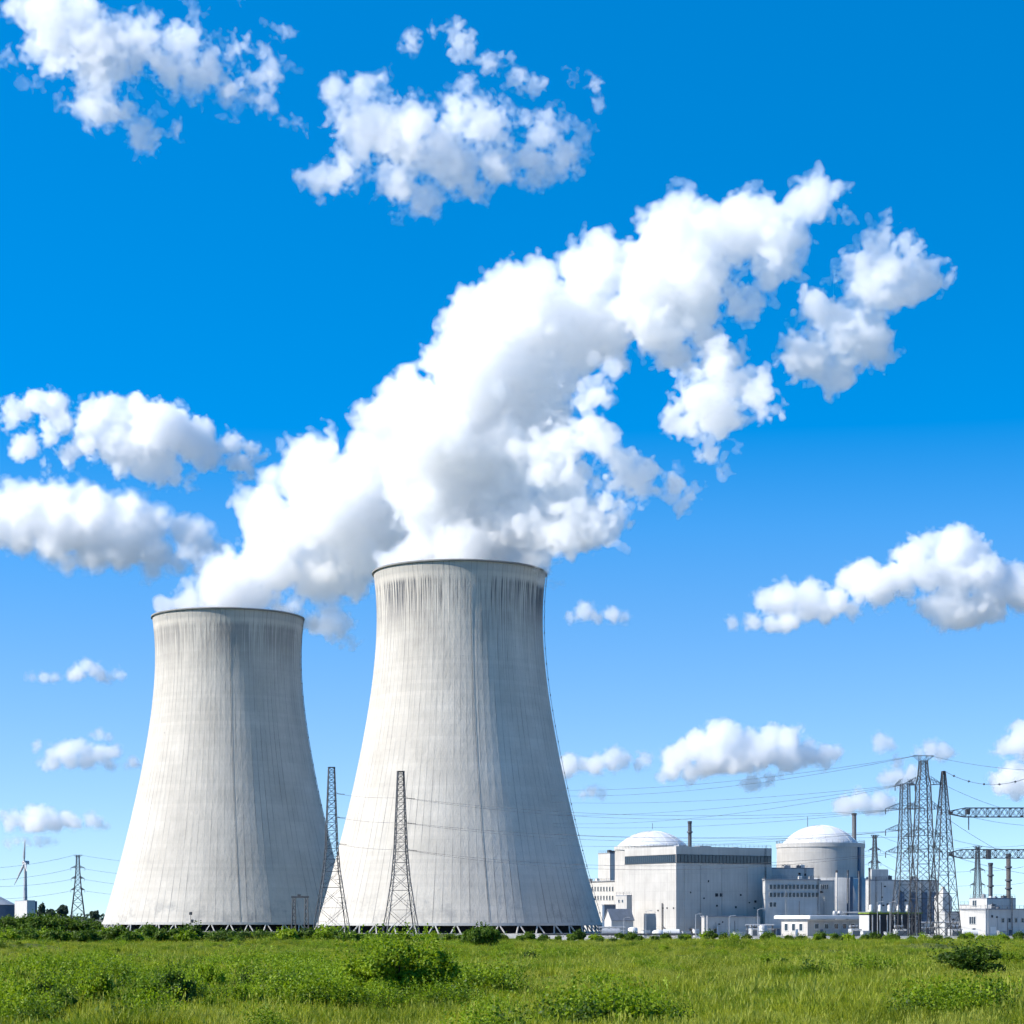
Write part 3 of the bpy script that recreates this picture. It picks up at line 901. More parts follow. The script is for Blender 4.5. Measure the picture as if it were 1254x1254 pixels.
class Block:
    """A rectangular building seen over its near corner: local x runs along the front (shaded) face, local y back along the left (lit) face."""
    def __init__(s, name, label, cat, pc, Y, pl, pr, ptop, wall, roof=None, yaw=YAW, group=None, parapet=.5, z0=0.0, over=.0, wallname='wall'):
        Y = Y * KY if Y < 1500 else Y
        s.C = Vector((gx(pc, Y), Y, z0)); s.Y = Y; s.yaw = yaw
        d1 = Vector((math.cos(yaw), math.sin(yaw))); d2 = Vector((-math.sin(yaw), math.cos(yaw)))
        s.L1, s.L2 = s.reach(d1, pr), s.reach(d2, pl)
        s.H = gz(ptop, Y) - z0
        s.root = empty(name, s.C, label, cat, group, yaw)
        H = s.H - parapet
        MB().box((s.L1 / 2, s.L2 / 2, H / 2), (s.L1, s.L2, H)).build(wallname, wall, s.root)
        o = over
        mb = MB()
        x0, x1, y0, y1 = -o - .003, s.L1 + o + .003, -o - .003, s.L2 + o + .003
        mb.box((s.L1 / 2, s.L2 / 2, H + parapet * .3), (x1 - x0 - .6, y1 - y0 - .6, parapet * .55))
        t = .3
        mb.box(((x0 + x1) / 2, y0 + t / 2, H + parapet / 2), (x1 - x0, t, parapet))
        mb.box(((x0 + x1) / 2, y1 - t / 2, H + parapet / 2), (x1 - x0, t, parapet))
        mb.box((x0 + t / 2, (y0 + y1) / 2, H + parapet / 2), (t, y1 - y0 - 2 * t, parapet))
        mb.box((x1 - t / 2, (y0 + y1) / 2, H + parapet / 2), (t, y1 - y0 - 2 * t, parapet))
        mb.build('roof', roof or M['roof_grey'], s.root)

    def reach(s, d, px):
        k = (px - 627.0) / FPX
        return abs((k * s.C.y - s.C.x) / (d.x - k * d.y))

    def fx(s, px):      # local x on the front face at pixel column px
        return s.reach(Vector((math.cos(s.yaw), math.sin(s.yaw))), px)

    def ly(s, px):      # local y on the left face
        return s.reach(Vector((-math.sin(s.yaw), math.cos(s.yaw))), px)

    def zf(s, px, py):  # local height on the front face
        Y = s.C.y + s.fx(px) * math.sin(s.yaw)
        return gz(py, Y) - s.C.z

    def zl(s, px, py):
        Y = s.C.y + s.ly(px) * math.cos(s.yaw)
        return gz(py, Y) - s.C.z

    def window(s, face, c, z, w, h, name='window', mat=None, mull=0, proud=.12):
        """A framed window: the frame stands proud of the wall, the pane lies inside it."""
        mb = MB()
        t = min(.18, w * .12)
        def bx(m, u, v, du, dv, dep, off):
            if face == 'f': m.box((u, -off - dep / 2 + .002, v), (du, dep, dv))
            else: m.box((-off - dep / 2 + .002, u, v), (dep, du, dv))
        bx(mb, c, z + h / 2 + t / 2, w + 2 * t, t, proud, 0)
        bx(mb, c, z - h / 2 - t / 2, w + 2 * t + .2, t, proud * 1.5, 0)
        for sg in (-1, 1):
            bx(mb, c + sg * (w / 2 + t / 2), z, t, h, proud, 0)
        for k in range(1, mull + 1):
            bx(mb, c - w / 2 + w * k / (mull + 1), z, .16, h, proud * .8, .03)
        fr = mb.build(name, mat or M['grey_wall'], s.root)
        pm = MB()
        bx(pm, c, z, w, h, .03, 0)
        pm.build('pane', M['glass'], fr)
        return fr

    def lump(s, name, c, size, mat, bev=.05):
        return MB().box(c, size, 0, bev).build(name, mat, s.root)


def vent_dot(bk, face, px, py, w, h):
    if face == 'f':
        MB().box((bk.fx(px), -.06, bk.zf(px, py)), (w, .16, h)).build('vent', M['dark'], bk.root)
    else:
        MB().box((-.06, bk.ly(px), bk.zl(px, py)), (.16, w, h)).build('vent', M['dark'], bk.root)


# reactor behind the hall, low dome
def reactor(label, px, Y, rpx, ptop, drpx, pdome, ledge_px=5.0, wallm=None, skirt=None):
    Y *= KY
    s_ = Y / FPX
    root = empty('reactor_building', (gx(px, Y), Y, 0), label, 'reactor building', 'domed reactor buildings')
    r, zt, dr = rpx * s_, gz(ptop, Y), drpx * s_
    MB().lathe([(r, 0), (r, zt - ledge_px * s_)], n=96, cap=False).build('wall', wallm or M['concrete_pale'], root, True)
    MB().lathe([(r + .25, zt - ledge_px * s_), (r + .25, zt), (r - .6, zt), (r - .6, zt - .6), (dr * .9, zt - .6)], n=96, cap=False).build('ledge', M['concrete'], root, False)
    hd = gz(pdome, Y) - zt
    Rs = (dr * dr + hd * hd) / (2 * hd)
    prof = [(dr, zt - .6)]
    for k in range(15):
        a = math.asin(min(1, dr / Rs)) * (1 - k / 14)
        prof.append((Rs * math.sin(a) + .001, zt + hd - Rs + Rs * math.cos(a)))
    MB().lathe(prof, n=64, cap=False).build('dome', M['dome'], root, True)
    mb = MB()                                      # raised seams of the dome cladding
    for k in range(16):
        an = 2 * math.pi * k / 16
        mb.path([((p[0] + .02) * math.cos(an), (p[0] + .02) * math.sin(an), p[1] + .02) for p in prof[1:]], .10)
    mb.build('dome_seam', M['white_paint'], root)
    return root, r, zt, s_


rl, r_, zt_, s_ = reactor('reactor building with a low white dome behind the tall windowless hall', 799, 935, 46, 1037, 43.5, 1017.6)
MB().bar((0, 0, zt_ + 6.5), (0, 0, gz(1008, 935 * KY)), .16).build('mast', M['steel'], rl)
rr_, r_, zt_, s_ = reactor('round reactor building with a high white dome, nearest to the pylons', 1004.7, 945, 53.3, 1033.5, 46.5, 1010.5)
MB().bar(((989 - 1004.7) * s_, 0, zt_ + 4), ((989 - 1004.7) * s_, 0, gz(1000, 945 * KY)), .18).build('mast', M['steel'], rr_)
an = R(-90 + 50)
MB().box((math.cos(an) * (r_ + .3), math.sin(an) * (r_ + .3), zt_ - 8), (.8, 1.1, 13), an).build('downpipe', M['blue_wall'], rr_)
MB().lathe([(60.5 * s_, 0), (60.5 * s_, gz(1076.5, 945 * KY)), (52 * s_, gz(1076.5, 945 * KY) + .3)], n=96, cap=False).build('skirt_wall', M['grey_wall'], rr_, True)
for k, px in enumerate((1034, 1046, 1057, 1061)):
    a = math.asin(max(-1, min(1, (px - 1004.7) / 60.6)))
    MB().box((math.sin(a) * 60.7 * s_, -math.cos(a) * 60.7 * s_, gz(1096, 945 * KY)), (1.3, .3, 13), a).build('louvre', M['blue_wall'], rr_)
mb = MB()
for k in range(48):
    a = 2 * math.pi * k / 48
    mb.bar((math.cos(a) * (r_ + .1), math.sin(a) * (r_ + .1), zt_), (math.cos(a) * (r_ + .1), math.sin(a) * (r_ + .1), zt_ + 1.1), .07)
for h_ in (.55, 1.1):
    mb.path([(math.cos(2 * math.pi * k / 48) * (r_ + .1), math.sin(2 * math.pi * k / 48) * (r_ + .1), zt_ + h_) for k in range(49)], .07)
mb.build('railing', M['steel'], rr_)

# the tall hall
hall = Block('turbine_hall', 'tall pale concrete hall with a dark window band under its flat roof', 'hall', 828, 850, 765, 945, 1036.2, M['concrete_pale'], M['concrete'], parapet=.9)
zb = hall.zf(828, 1051.3)
hall.window('f', hall.L1 / 2, zb, hall.L1 - .8, 2.5, 'window_band', M['steel_dark'], 26)
hall.window('l', hall.L2 / 2, zb, hall.L2 - .8, 2.5, 'window_band', M['steel_dark'], 24)
for px, py, w in ((877.5, 1096, 1.1), (883.2, 1096, 1.1), (907, 1096, .6), (901, 1111, .7), (925, 1104, .8), (893, 1126, .6), (862, 1100, .5)):
    vent_dot(hall, 'f', px, py, w, w)
for px, py in ((812, 1112), (817, 1112), (825, 1112), (806, 1115), (770, 1112)):
    vent_dot(hall, 'l', px, py, .6, .5)
mb = MB()
for px in (815, 838, 858, 884, 915, 938):          # gutters
    if px > 828:
        x = hall.fx(px); mb.bar((x, -.12, .4), (x, -.12, zb - 2.2), .16)
mb.build('downpipe', M['concrete'], hall.root)
mb = MB().bar((-.4, hall.ly(812), .2), (-.4, hall.ly(812), 11.0), .3)
mb.bar((-.4, hall.ly(812), 3.2), (-.4, hall.ly(816), 2.2), .3)
mb.build('riser_pipe', M['steel'], hall.root)
for q, (u, v, sx, sy, sz) in enumerate(((.2, .3, 3, 3, 1.2), (.55, .5, 5, 3, 1.4), (.8, .35, 2.5, 2.5, 1.0))):
    hall.lump('roof_unit', (hall.L1 * u, hall.L2 * v, hall.H + sz / 2 - .5), (sx, sy, sz), M['steel_pale'])
annex = Block('hall_annex', 'low lean-to block with a dark roof edge against the shaded face of the tall hall', 'annex', 862.5, 846, 859, 931, 1121.5, M['concrete'], parapet=.35, over=.25)
for px in (863.5, 876.5):
    MB().bar((annex.fx(px + .5), -.9, 0), (annex.fx(px + .5), -.9, annex.H * (1.0 if px < 870 else .45)), .34, n=8).build('post', M['white_paint'], annex.root)

# stacks
def chimney(label, px, Y, py0, py1, rpx, mat, ring=None, lean=0, z0=None, cat='chimney', group='slim steel chimneys', taper=1.0):
    Y *= KY
    s_ = Y / FPX
    zb, zt = (0.0 if z0 is None else z0), gz(py0, Y)
    root = empty('chimney' if cat == 'chimney' else 'vent_pipe', (gx(px, Y), Y, zb), label, cat, group)
    r, h = rpx * s_, zt - zb
    MB().lathe([(r * taper, 0), (r, h), (r * .75, h), (r * .75, h - 1.5)], n=20, cap=False).build('pipe', mat, root, True)
    MB().lathe([(r * 1.05, h - .7), (r * 1.18, h - .7), (r * 1.18, h + .12), (r * .75, h + .12)], n=20, cap=False).build('top_collar', M['steel_dark'], root)
    for py in (ring or ()):
        z = gz(py, Y) - zb
        MB().lathe([(r, z - .35), (r * 1.55, z - .25), (r * 1.55, z + .25), (r, z + .35)], n=20, cap=False).build('ring', M['steel'], root)
    return root


chimney('single slim steel chimney rising from behind the flat roof of the tall hall', 844.7, 905, 1006, 0, 2.3, M['steel_dark'], (1019,))
c_ = chimney('thick steel chimney close to the right side of the high white dome', 1046, 985, 996, 0, 2.7, M['steel'])
chimney('shorter smooth dark chimney on the low buildings at the right edge', 1213, 840, 1057, 0, 2.6, M['steel_dark'], (1072, 1085))
chimney('taller rusty chimney with collars nearest to the right edge', 1235, 840, 1046, 0, 2.8, M['rust'], (1062, 1078, 1088))
for px, p0, mt, lb in ((1024.5, 1066, M['concrete_pale'], 'pale vent pipe, leftmost of four standing before the high domed reactor'), (1038.2, 1066, M['steel_dark'], 'dark vent pipe, second from left of four before the high domed reactor'),
                       (1052, 1067, M['steel_dark'], 'dark vent pipe, third from left of four before the high domed reactor'), (1064.7, 1063, M['steel_dark'], 'dark vent pipe, rightmost of four before the high domed reactor')):
    chimney(lb, px, 874, p0, 0, 1.15, mt, None, cat='vent pipe', group='vent pipes before the reactor')

# left cluster beside the nearer tower
wb = Block('stair_block', 'plain white windowless block rising left of the low dome', 'building', 747, 1150, 732.5, 770, 1044, M['white_wall'], parapet=.6)
for u, v, sx, sz in ((.15, .3, 1.4, 1.6), (.4, .5, 2.5, 1.2), (.6, .3, 1.2, 2.2)):
    wb.lump('roof_unit', (wb.L1 * u, wb.L2 * v, wb.H + sz / 2 - .3), (sx, 1.6, sz), M['steel_dark'])
of = Block('office_block', 'white office block with two rows of small windows beside the nearer cooling tower', 'office', 754, 1128, 700, 770, 1078, M['white_wall'], parapet=.45, over=.5)
for row, py in enumerate((1088.6, 1099.6)):
    for k in range(9):
        px = 750.5 - 3.6 * k
        if px > 716:
            of.window('l', of.ly(px), of.zl(px, py), .85, 1.9)
bs = Block('blue_shed', 'low blue grey shed with a flat roof at the foot of the white office block', 'shed', 740, 880, 737.5, 760, 1107.5, M['blue_wall'], parapet=.35, over=.2)
bs.window('f', bs.L1 * .45, 6.2, bs.L1 * .6, 1.2, 'window', M['white_paint'], 4)
ab = Block('auxiliary_block', 'narrow pale block with two tiny windows, left of the tall hall and lower', 'building', 767.5, 858, 754, 774, 1096, M['concrete_pale'], parapet=.4)
for px in (758.2, 762.4):
    ab.window('l', ab.ly(px), ab.zl(px, 1103.5), .7, .9)
# gabled hut
def gable_hut(label, px, Y, wpx, peave, pridge, yaw=YAW, L=9.0):
    Y *= KY
    s_ = Y / FPX; w = wpx * s_; he, hr = gz(peave, Y), gz(pridge, Y)
    root = empty('gabled_hut', (gx(px, Y), Y, 0), label, 'hut', None, yaw)
    mb = MB()
    mb.add([(0, -w / 2, 0), (0, w / 2, 0), (0, w / 2, he), (0, 0, hr), (0, -w / 2, he), (L, -w / 2, 0), (L, w / 2, 0), (L, w / 2, he), (L, 0, hr), (L, -w / 2, he)],
           [(0, 4, 3, 2, 1), (5, 6, 7, 8, 9), (0, 1, 6, 5), (0, 5, 9, 4), (1, 2, 7, 6), (4, 9, 8, 3), (2, 3, 8, 7)])
    mb.build('wall', M['white_wall'], root)
    mb = MB()
    for sg in (-1, 1):
        a, b_ = Vector((-.3, 0, hr + .12)), Vector((-.3, sg * (w / 2 + .35), he - .2))
        d = Vector((L + .6, 0, 0)); u = Vector((0, 0, .18))
        mb.add([a, a + d, b_ + d, b_, a + u, a + d + u, b_ + d + u, b_ + u], [(0, 1, 2, 3), (4, 7, 6, 5), (0, 4, 5, 1), (1, 5, 6, 2), (2, 6, 7, 3), (3, 7, 4, 0)])
    mb.build('roof', M['roof_grey'], root)
    MB().box((-.05, w * .12, 1.2), (.14, 1.2, 2.4)).build('door', M['blue_wall'], root)
    MB().box((-.05, -w * .22, 2.6), (.14, 1.0, 1.0)).build('window', M['glass'], root)
    return root
gable_hut('white gabled hut squeezed between the nearer cooling tower foot and the pale narrow block', 744.5, 850, 15, 1127, 1114)

# middle cluster right of the hall
ub = Block('plant_block', 'plain grey windowless block behind the low block with three window rows', 'building', 944, 889, 938, 996.5, 1062.3, M['grey_wall'], yaw=R(14), parapet=.5)
for px, py in ((979, 1070), (986, 1071), (993, 1074)):
    vent_dot(ub, 'f', px, py, .8, .7)
wbk = Block('window_block', 'blue grey block with rows of small square windows right of the tall hall', 'building', 937, 862, 934, 1004, 1076.2, M['grey_wall'], yaw=R(14), parapet=.45, over=.2)
for py, n in ((1086, 13), (1095.8, 13), (1107.7, 2)):
    for k in range(n):
        px = 944 + 4.7 * k
        wbk.window('f', wbk.fx(px), wbk.zf(px, py), 1.0, 1.5)
w2 = Block('window_annex', 'paler narrow block joined to the right end of the block with window rows', 'building', 1003.6, 880, 1001, 1022, 1078, M['concrete'], yaw=R(14), parapet=.4)
for k in range(4):
    px = 1005.5 + 2.6 * k
    w2.window('f', w2.fx(px), w2.zf(px, 1086), .45, 1.5)
en = Block('gatehouse', 'low gatehouse with a thick overhanging white flat roof in front of the window block', 'gatehouse', 989, 800, 957, 1052, 1126, M['concrete_pale'], M['white_paint'], parapet=.3)
mb = MB().box((en.L1 / 2, en.L2 / 2, en.H + .75), (en.L1 + 2.4, en.L2 + 5.0, 1.1), 0, .2)
mb.build('canopy', M['white_paint'], en.root)
for px in (1000, 1012, 1024, 1034, 1044):
    en.window('f', en.fx(px), 3.3, 1.6, 1.5, mat=M['white_paint'])
MB().box((en.fx(1006), -.06, 1.15), (1.1, .14, 2.3)).build('door', M['blue_wall'], en.root)
for px in (963, 972, 981):
    en.window('l', en.ly(px), 3.0, 1.6, 2.2, mat=M['white_paint'])
MB().box((-.06, en.ly(976), 1.2), (.14, 1.2, 2.4)).build('door', M['blue_wall'], en.root)
for k, px in enumerate((1032, 1038)):
    MB().lathe([(.7, 0), (.7, 1.2), (.25, 1.5)], (en.fx(px), en.L2 * .3, en.H + 1.3), 14).build('roof_fan', M['steel_pale'], en.root, True)
ra = Block('switch_house', 'grey blue block between domed reactor and pylons, a small block on its roof', 'building', 1066, 905, 1060, 1099, 1077, M['grey_wall'], yaw=R(14), parapet=.5)
ra.lump('roof_block', (ra.L1 * .38, ra.L2 * .5, ra.H + 1.6), (ra.L1 * .62, max(3, ra.L2 * .6), 4.2), M['grey_wall'])
rb_ = Block('switch_house', 'wide grey block directly behind the lower legs of the tall pylons', 'building', 1099, 935, 1096, 1149, 1077.5, M['concrete'], yaw=R(14), parapet=.5)
for px in (1104, 1118, 1132, 1143):
    MB().box((rb_.fx(px), -.08, 10.0), (2.2, .2, 11)).build('louvre', M['blue_wall'], rb_.root)
sh = Block('transformer_shed', 'shed with dark walls standing for its shaded open front and a mossy green roof edge before the grey blocks', 'shed', 1065, 775, 1053, 1128, 1117.3, M['dark'], M['moss'], yaw=R(14), parapet=.45, over=.35)  # solid walls coloured dark, carrying the shade of the open front
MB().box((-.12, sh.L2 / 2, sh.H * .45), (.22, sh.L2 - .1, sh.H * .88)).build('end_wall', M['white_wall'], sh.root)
for k in range(7):
    MB().bar((sh.L1 * (k + .3) / 7, -.5, 0), (sh.L1 * (k + .3) / 7, -.5, sh.H - .8), .3).build('post', M['steel_pale'], sh.root)
for k in range(5):
    px = 1069 + 10 * k
    MB().lathe([(.6, 0), (.8, .5), (.45, 1.0), (.45, 2.2), (.2, 2.4)], (sh.L1 * (k + .6) / 5.6, sh.L2 * .45, sh.H), 12).build('roof_vent', M['white_paint'], sh.root, True)
hp = empty('hopper', (gx(1155, 905 * KY), 905 * KY, 0), 'grey storage hopper with a pyramid shaped cap between mast and white works', 'hopper')
a_ = 7.5 * 905 * KY / FPX; zt_ = gz(1099, 905 * KY); zp_ = gz(1089, 905 * KY)
MB().box((0, 0, zt_ / 2), (a_ * 2, a_ * 2, zt_), R(32)).build('bin', M['grey_wall'], hp)
MB().lathe([(a_ * 1.45, zt_ + .002), (a_ * .35, zp_), (a_ * .3, zp_ + 1)], n=4, a0=R(32 + 45), a1=R(32 + 45 + 360)).build('cap', M['concrete'], hp)
lb = Block('pump_house', 'squat blue grey block in shade at the foot of the rightmost lattice mast', 'building', 1157, 845, 1153, 1181, 1116, M['grey_wall'], yaw=R(14), parapet=.4)
MB().box((lb.L1 * .6, -.06, 1.6), (2.6, .14, 3.2)).build('door', M['blue_wall'], lb.root)

# right edge cluster
r3 = Block('white_annex', 'low white flat roofed annex, leftmost of the works at the right edge', 'building', 1196, 835, 1175, 1202, 1107.5, M['white_wall'], parapet=.4)
r3.window('l', r3.ly(1190), 7.0, 1.6, 1.6)
r2 = Block('boiler_house', 'tall white box with two chimneys above the low works at the right edge', 'building', 1208.6, 815, 1187, 1244, 1099.3, M['white_wall'], parapet=.4)
r2.window('l', r2.ly(1193.5), r2.zl(1193.5, 1106), 1.6, 1.7, mull=1)
r1 = Block('workshop', 'low workshop with a lit white end and a long shaded side at the right edge', 'workshop', 1207, 790, 1176, 1290, 1112.5, M['white_wall'], parapet=.4, over=.25)
r1.window('l', r1.ly(1191), 5.2, 2.6, 2.2, mull=2)
r1.window('l', r1.ly(1193), 2.0, 1.4, 1.4)
MB().box((r1.fx(1216), -.06, 1.6), (2.4, .14, 3.2)).build('door', M['white_paint'], r1.root)
for px in (1228, 1236, 1244, 1252):
    r1.window('f', r1.fx(px), 5.2, 1.1, 1.3)
MB().bar((r1.fx(1238), -.5, 0), (r1.fx(1238), -.5, gz(1097, 790 * KY)), .32, n=8).build('post', M['steel_dark'], r1.root)

# far left works
fs = empty('round_shed', (gx(-8, 1700), 1700, 0), 'blue walled round shed with a pale conical roof cut by the left edge', 'shed')
MB().lathe([(17, 0), (17, gz(1108, 1700))], n=28, cap=False).build('wall', M['blue_wall'], fs, True)
MB().lathe([(18, gz(1108, 1700)), (4, gz(1097, 1700)), (0.01, gz(1096, 1700))], n=28, cap=False).build('roof', M['steel_pale'], fs)
fb = Block('white_kiosk', 'small bright white box building at the foot of the wind turbine', 'building', 33, 1640, 18, 43, 1102.5, M['white_wall'], M['roof_grey'], yaw=R(25), parapet=.5)
fb2 = Block('kiosk_shaded_side', 'added dark block in place of the shaded right face of the small bright white box', 'building', 38, 1660, 36, 45.5, 1103.5, M['blue_wall'], yaw=R(25), parapet=.5)  # dark block added for the shaded right face of the white kiosk

# fittings on the walls and roofs
fr_ = np.random.default_rng(31)


def fit_out(bk, units=3, rail=True, ladder=None, pipes=0, doors=1, vents=4):
    H = bk.H
    for k in range(units):
        sx, sy, sz = fr_.uniform(.8, 2.2), fr_.uniform(.8, 2.0), fr_.uniform(.7, 1.8)
        if sx < bk.L1 * .5 and sy < bk.L2 * .5:
            c = (fr_.uniform(sx, bk.L1 - sx), fr_.uniform(sy, bk.L2 - sy), H + sz / 2 - .35)
            u = bk.lump('roof_unit', c, (sx, sy, sz), M[['steel_pale', 'steel', 'white_paint'][k % 3]], .06)
            MB().lathe([(.25, 0), (.28, .12), (.05, .2)], (c[0], c[1], c[2] + sz / 2), 10).build('fan', M['steel_dark'], u)
    if rail:
        mb = MB()
        for (x0, y0, x1, y1) in ((.2, .2, bk.L1 - .2, .2), (.2, .2, .2, bk.L2 - .2)):
            L = math.hypot(x1 - x0, y1 - y0); n = max(2, int(L / 1.8))
            for k in range(n + 1):
                t = k / n
                mb.bar((x0 + (x1 - x0) * t, y0 + (y1 - y0) * t, H), (x0 + (x1 - x0) * t, y0 + (y1 - y0) * t, H + 1.0), .06)
            for h_ in (.5, 1.0):
                mb.bar((x0, y0, H + h_), (x1, y1, H + h_), .06)
        mb.build('roof_railing', M['steel'], bk.root)
    for k in range(pipes):
        x = bk.L1 * (k + fr_.uniform(.2, .8)) / pipes
        MB().bar((x, -.12, 0), (x, -.12, H * fr_.uniform(.6, .98)), .16, n=8).build('downpipe', M[['steel_pale', 'steel'][k % 2]], bk.root)
    if ladder is not None:
        x = bk.L1 * ladder
        mb = MB()
        for s_ in (-.25, .25):
            mb.bar((x + s_, -.25, .3), (x + s_, -.25, H + .9), .07)
        for k in range(int(H / .4)):
            mb.bar((x - .25, -.25, .5 + .4 * k), (x + .25, -.25, .5 + .4 * k), .04)
        mb.build('ladder', M['steel_dark'], bk.root)
    for k in range(doors):
        x = bk.L1 * fr_.uniform(.15, .85)
        MB().box((x, -.05, 1.1), (1.1, .12, 2.2)).build('door', M[['blue_wall', 'steel'][k % 2]], bk.root)
        MB().box((x, -.5, 2.45), (1.7, 1.0, .12)).build('door_hood', M['steel_pale'], bk.root)
    for k in range(vents):
        x, z = bk.L1 * fr_.uniform(.08, .92), H * fr_.uniform(.3, .9)
        MB().box((x, -.05, z), (fr_.uniform(.4, .9), .12, fr_.uniform(.3, .8))).build('vent', M['dark'], bk.root)


fit_out(wb, 2, True, .5, 1, 0, 3); fit_out(of, 4, True, None, 1, 0, 0); fit_out(ub, 5, True, .8, 2, 0, 2); fit_out(wbk, 4, True, .96, 2, 2, 0)
fit_out(w2, 2, True, None, 1, 1, 2); fit_out(ra, 3, True, .2, 3, 2, 5); fit_out(rb_, 7, True, .6, 5, 2, 8); fit_out(lb, 3, True, None, 2, 0, 3)
fit_out(r1, 5, True, None, 4, 1, 4); fit_out(r2, 4, True, .8, 2, 0, 3); fit_out(r3, 3, True, None, 1, 1, 2); fit_out(ab, 1, True, None, 0, 0, 0)
fit_out(hall, 0, True, .93, 0, 3, 5); fit_out(annex, 4, False, None, 3, 2, 3)

# racks of pipes and ducts between the blocks
def pipe_rack(label, px0, px1, Y, h, rz=0.0):
    x0, x1 = gx(px0, Y), gx(px1, Y); L = x1 - x0
    root = empty('pipe_rack', (x0, Y, 0), label, 'pipe rack', 'pipe racks in the yard', rz)
    n = max(3, int(L / 4.5))
    for k in range(n + 1):
        x = L * k / n
        mb = MB()
        for y in (-1, 1):
            mb.bar((x, y, 0), (x, y, h), .2)
        for z in (h * .6, h):
            mb.bar((x, -1.2, z), (x, 1.2, z), .18)
        mb.build('trestle', M['steel'], root)
    for z, y, w, mt in ((h + .3, -.6, .5, 'steel_pale'), (h + .22, .15, .32, 'white_paint'), (h + .25, .75, .4, 'steel'), (h * .6 + .25, -.4, .36, 'steel_pale'), (h * .6 + .2, .5, .28, 'steel_dark')):
        MB().bar((-.5, y, z), (L + .5, y, z), w, n=10).build('pipe', M[mt], root)
    return root


pipe_rack('pipe rack between hall annex and window block, low and grey', 915, 946, 690, 3.4)
pipe_rack('pipe rack behind the gatehouse, below the vent pipes', 1022, 1066, 715, 7.5)
pipe_rack('long pipe rack passing behind the lower legs of the tall pylons', 1090, 1178, 690, 4.2)
pipe_rack('low pipe rack at the foot of the larger looking tower, left of the gabled hut', 735, 764, 690, 2.6)

# post and rail fence along the yard
fe = empty('yard_fence', (gx(735, 596), 596, 0), 'long thin post and rail fence between the field and the plant yard', 'fence')
for k in range(46):
    MB().bar((k * 3.2, 0, -.1), (k * 3.2, 0, 1.5), .12).build('post', M['steel'], fe)
mb = MB()
for z in (.5, 1.0, 1.45):
    mb.bar((0, 0, z), (45 * 3.2, 0, z), .06)
mb.build('rail', M['steel'], fe)

# ------------------------------------------------------------------ yard clutter, all at its real place
def tank(label, px, Y, r, h, mat, flat=False):
    Y = 605 + (Y - 720) * .75
    root = empty('storage_tank', (gx(px, Y), Y, 0), label, 'tank', 'tanks in the plant yard')
    if flat:
        MB().bar((-h / 2, 0, r + .5), (h / 2, 0, r + .5), 2 * r, n=18).build('vessel', mat, root)
        for s_ in (-.3, .3):
            MB().box((h * s_, 0, .35), (.4, r * 1.6, .7)).build('saddle', M['concrete'], root)
    else:
        MB().lathe([(r, 0), (r, h), (r * .75, h + r * .25), (.05, h + r * .38)], n=24, cap=False).build('vessel', mat, root, True)
        MB().lathe([(r * 1.02, h * .5), (r * 1.05, h * .5), (r * 1.05, h * .5 + .2), (r * 1.02, h * .5 + .2)], n=24, cap=False).build('hoop', M['steel'], root)
    return root


def cabinet(label, px, Y, w, d, h, mat, group='switch cabinets in the yard'):
    Y = 605 + (Y - 720) * .75
    root = empty('switch_cabinet', (gx(px, Y), Y, 0), label, 'cabinet', group, R(20))
    MB().box((0, 0, h / 2 + .1), (w, d, h), 0, .05).build('housing', mat, root)
    MB().box((0, 0, h + .18), (w + .25, d + .25, .15)).build('lid', M['steel_pale'], root)
    MB().box((-w * .2, -d / 2 - .03, h * .5), (w * .42, .06, h * .75)).build('door', M['grey_wall'], root)
    MB().box((w * .25, -d / 2 - .03, h * .5), (w * .42, .06, h * .75)).build('door', M['grey_wall'], root)
    return root


def transformer(label, px, Y, w=3.2):
    Y = 605 + (Y - 720) * .75
    root = empty('transformer', (gx(px, Y), Y, 0), label, 'transformer', 'transformers in the plant yard', R(15))
    MB().box((0, 0, 1.5), (w, 2.2, 2.4), 0, .15).build('tank', M['grey_wall'], root)
    mb = MB()
    for k in range(9):
        mb.box((-w / 2 + .3 + k * (w - .6) / 8, -1.35, 1.4), (.10, .5, 1.9))
    mb.build('radiator', M['steel_pale'], root)
    for k in range(3):
        MB().lathe([(.12, 0), (.22, .2), (.1, .3), (.22, .5), (.1, .6), (.2, .8), (.05, 1.2)], (-w * .3 + k * w * .3, 0, 2.7), 10).build('bushing', M['rust'], root, True)
    MB().bar((-w * .4, .5, 3.4), (w * .4, .5, 3.4), .8, n=12).build('conservator', M['steel_pale'], root)
    return root


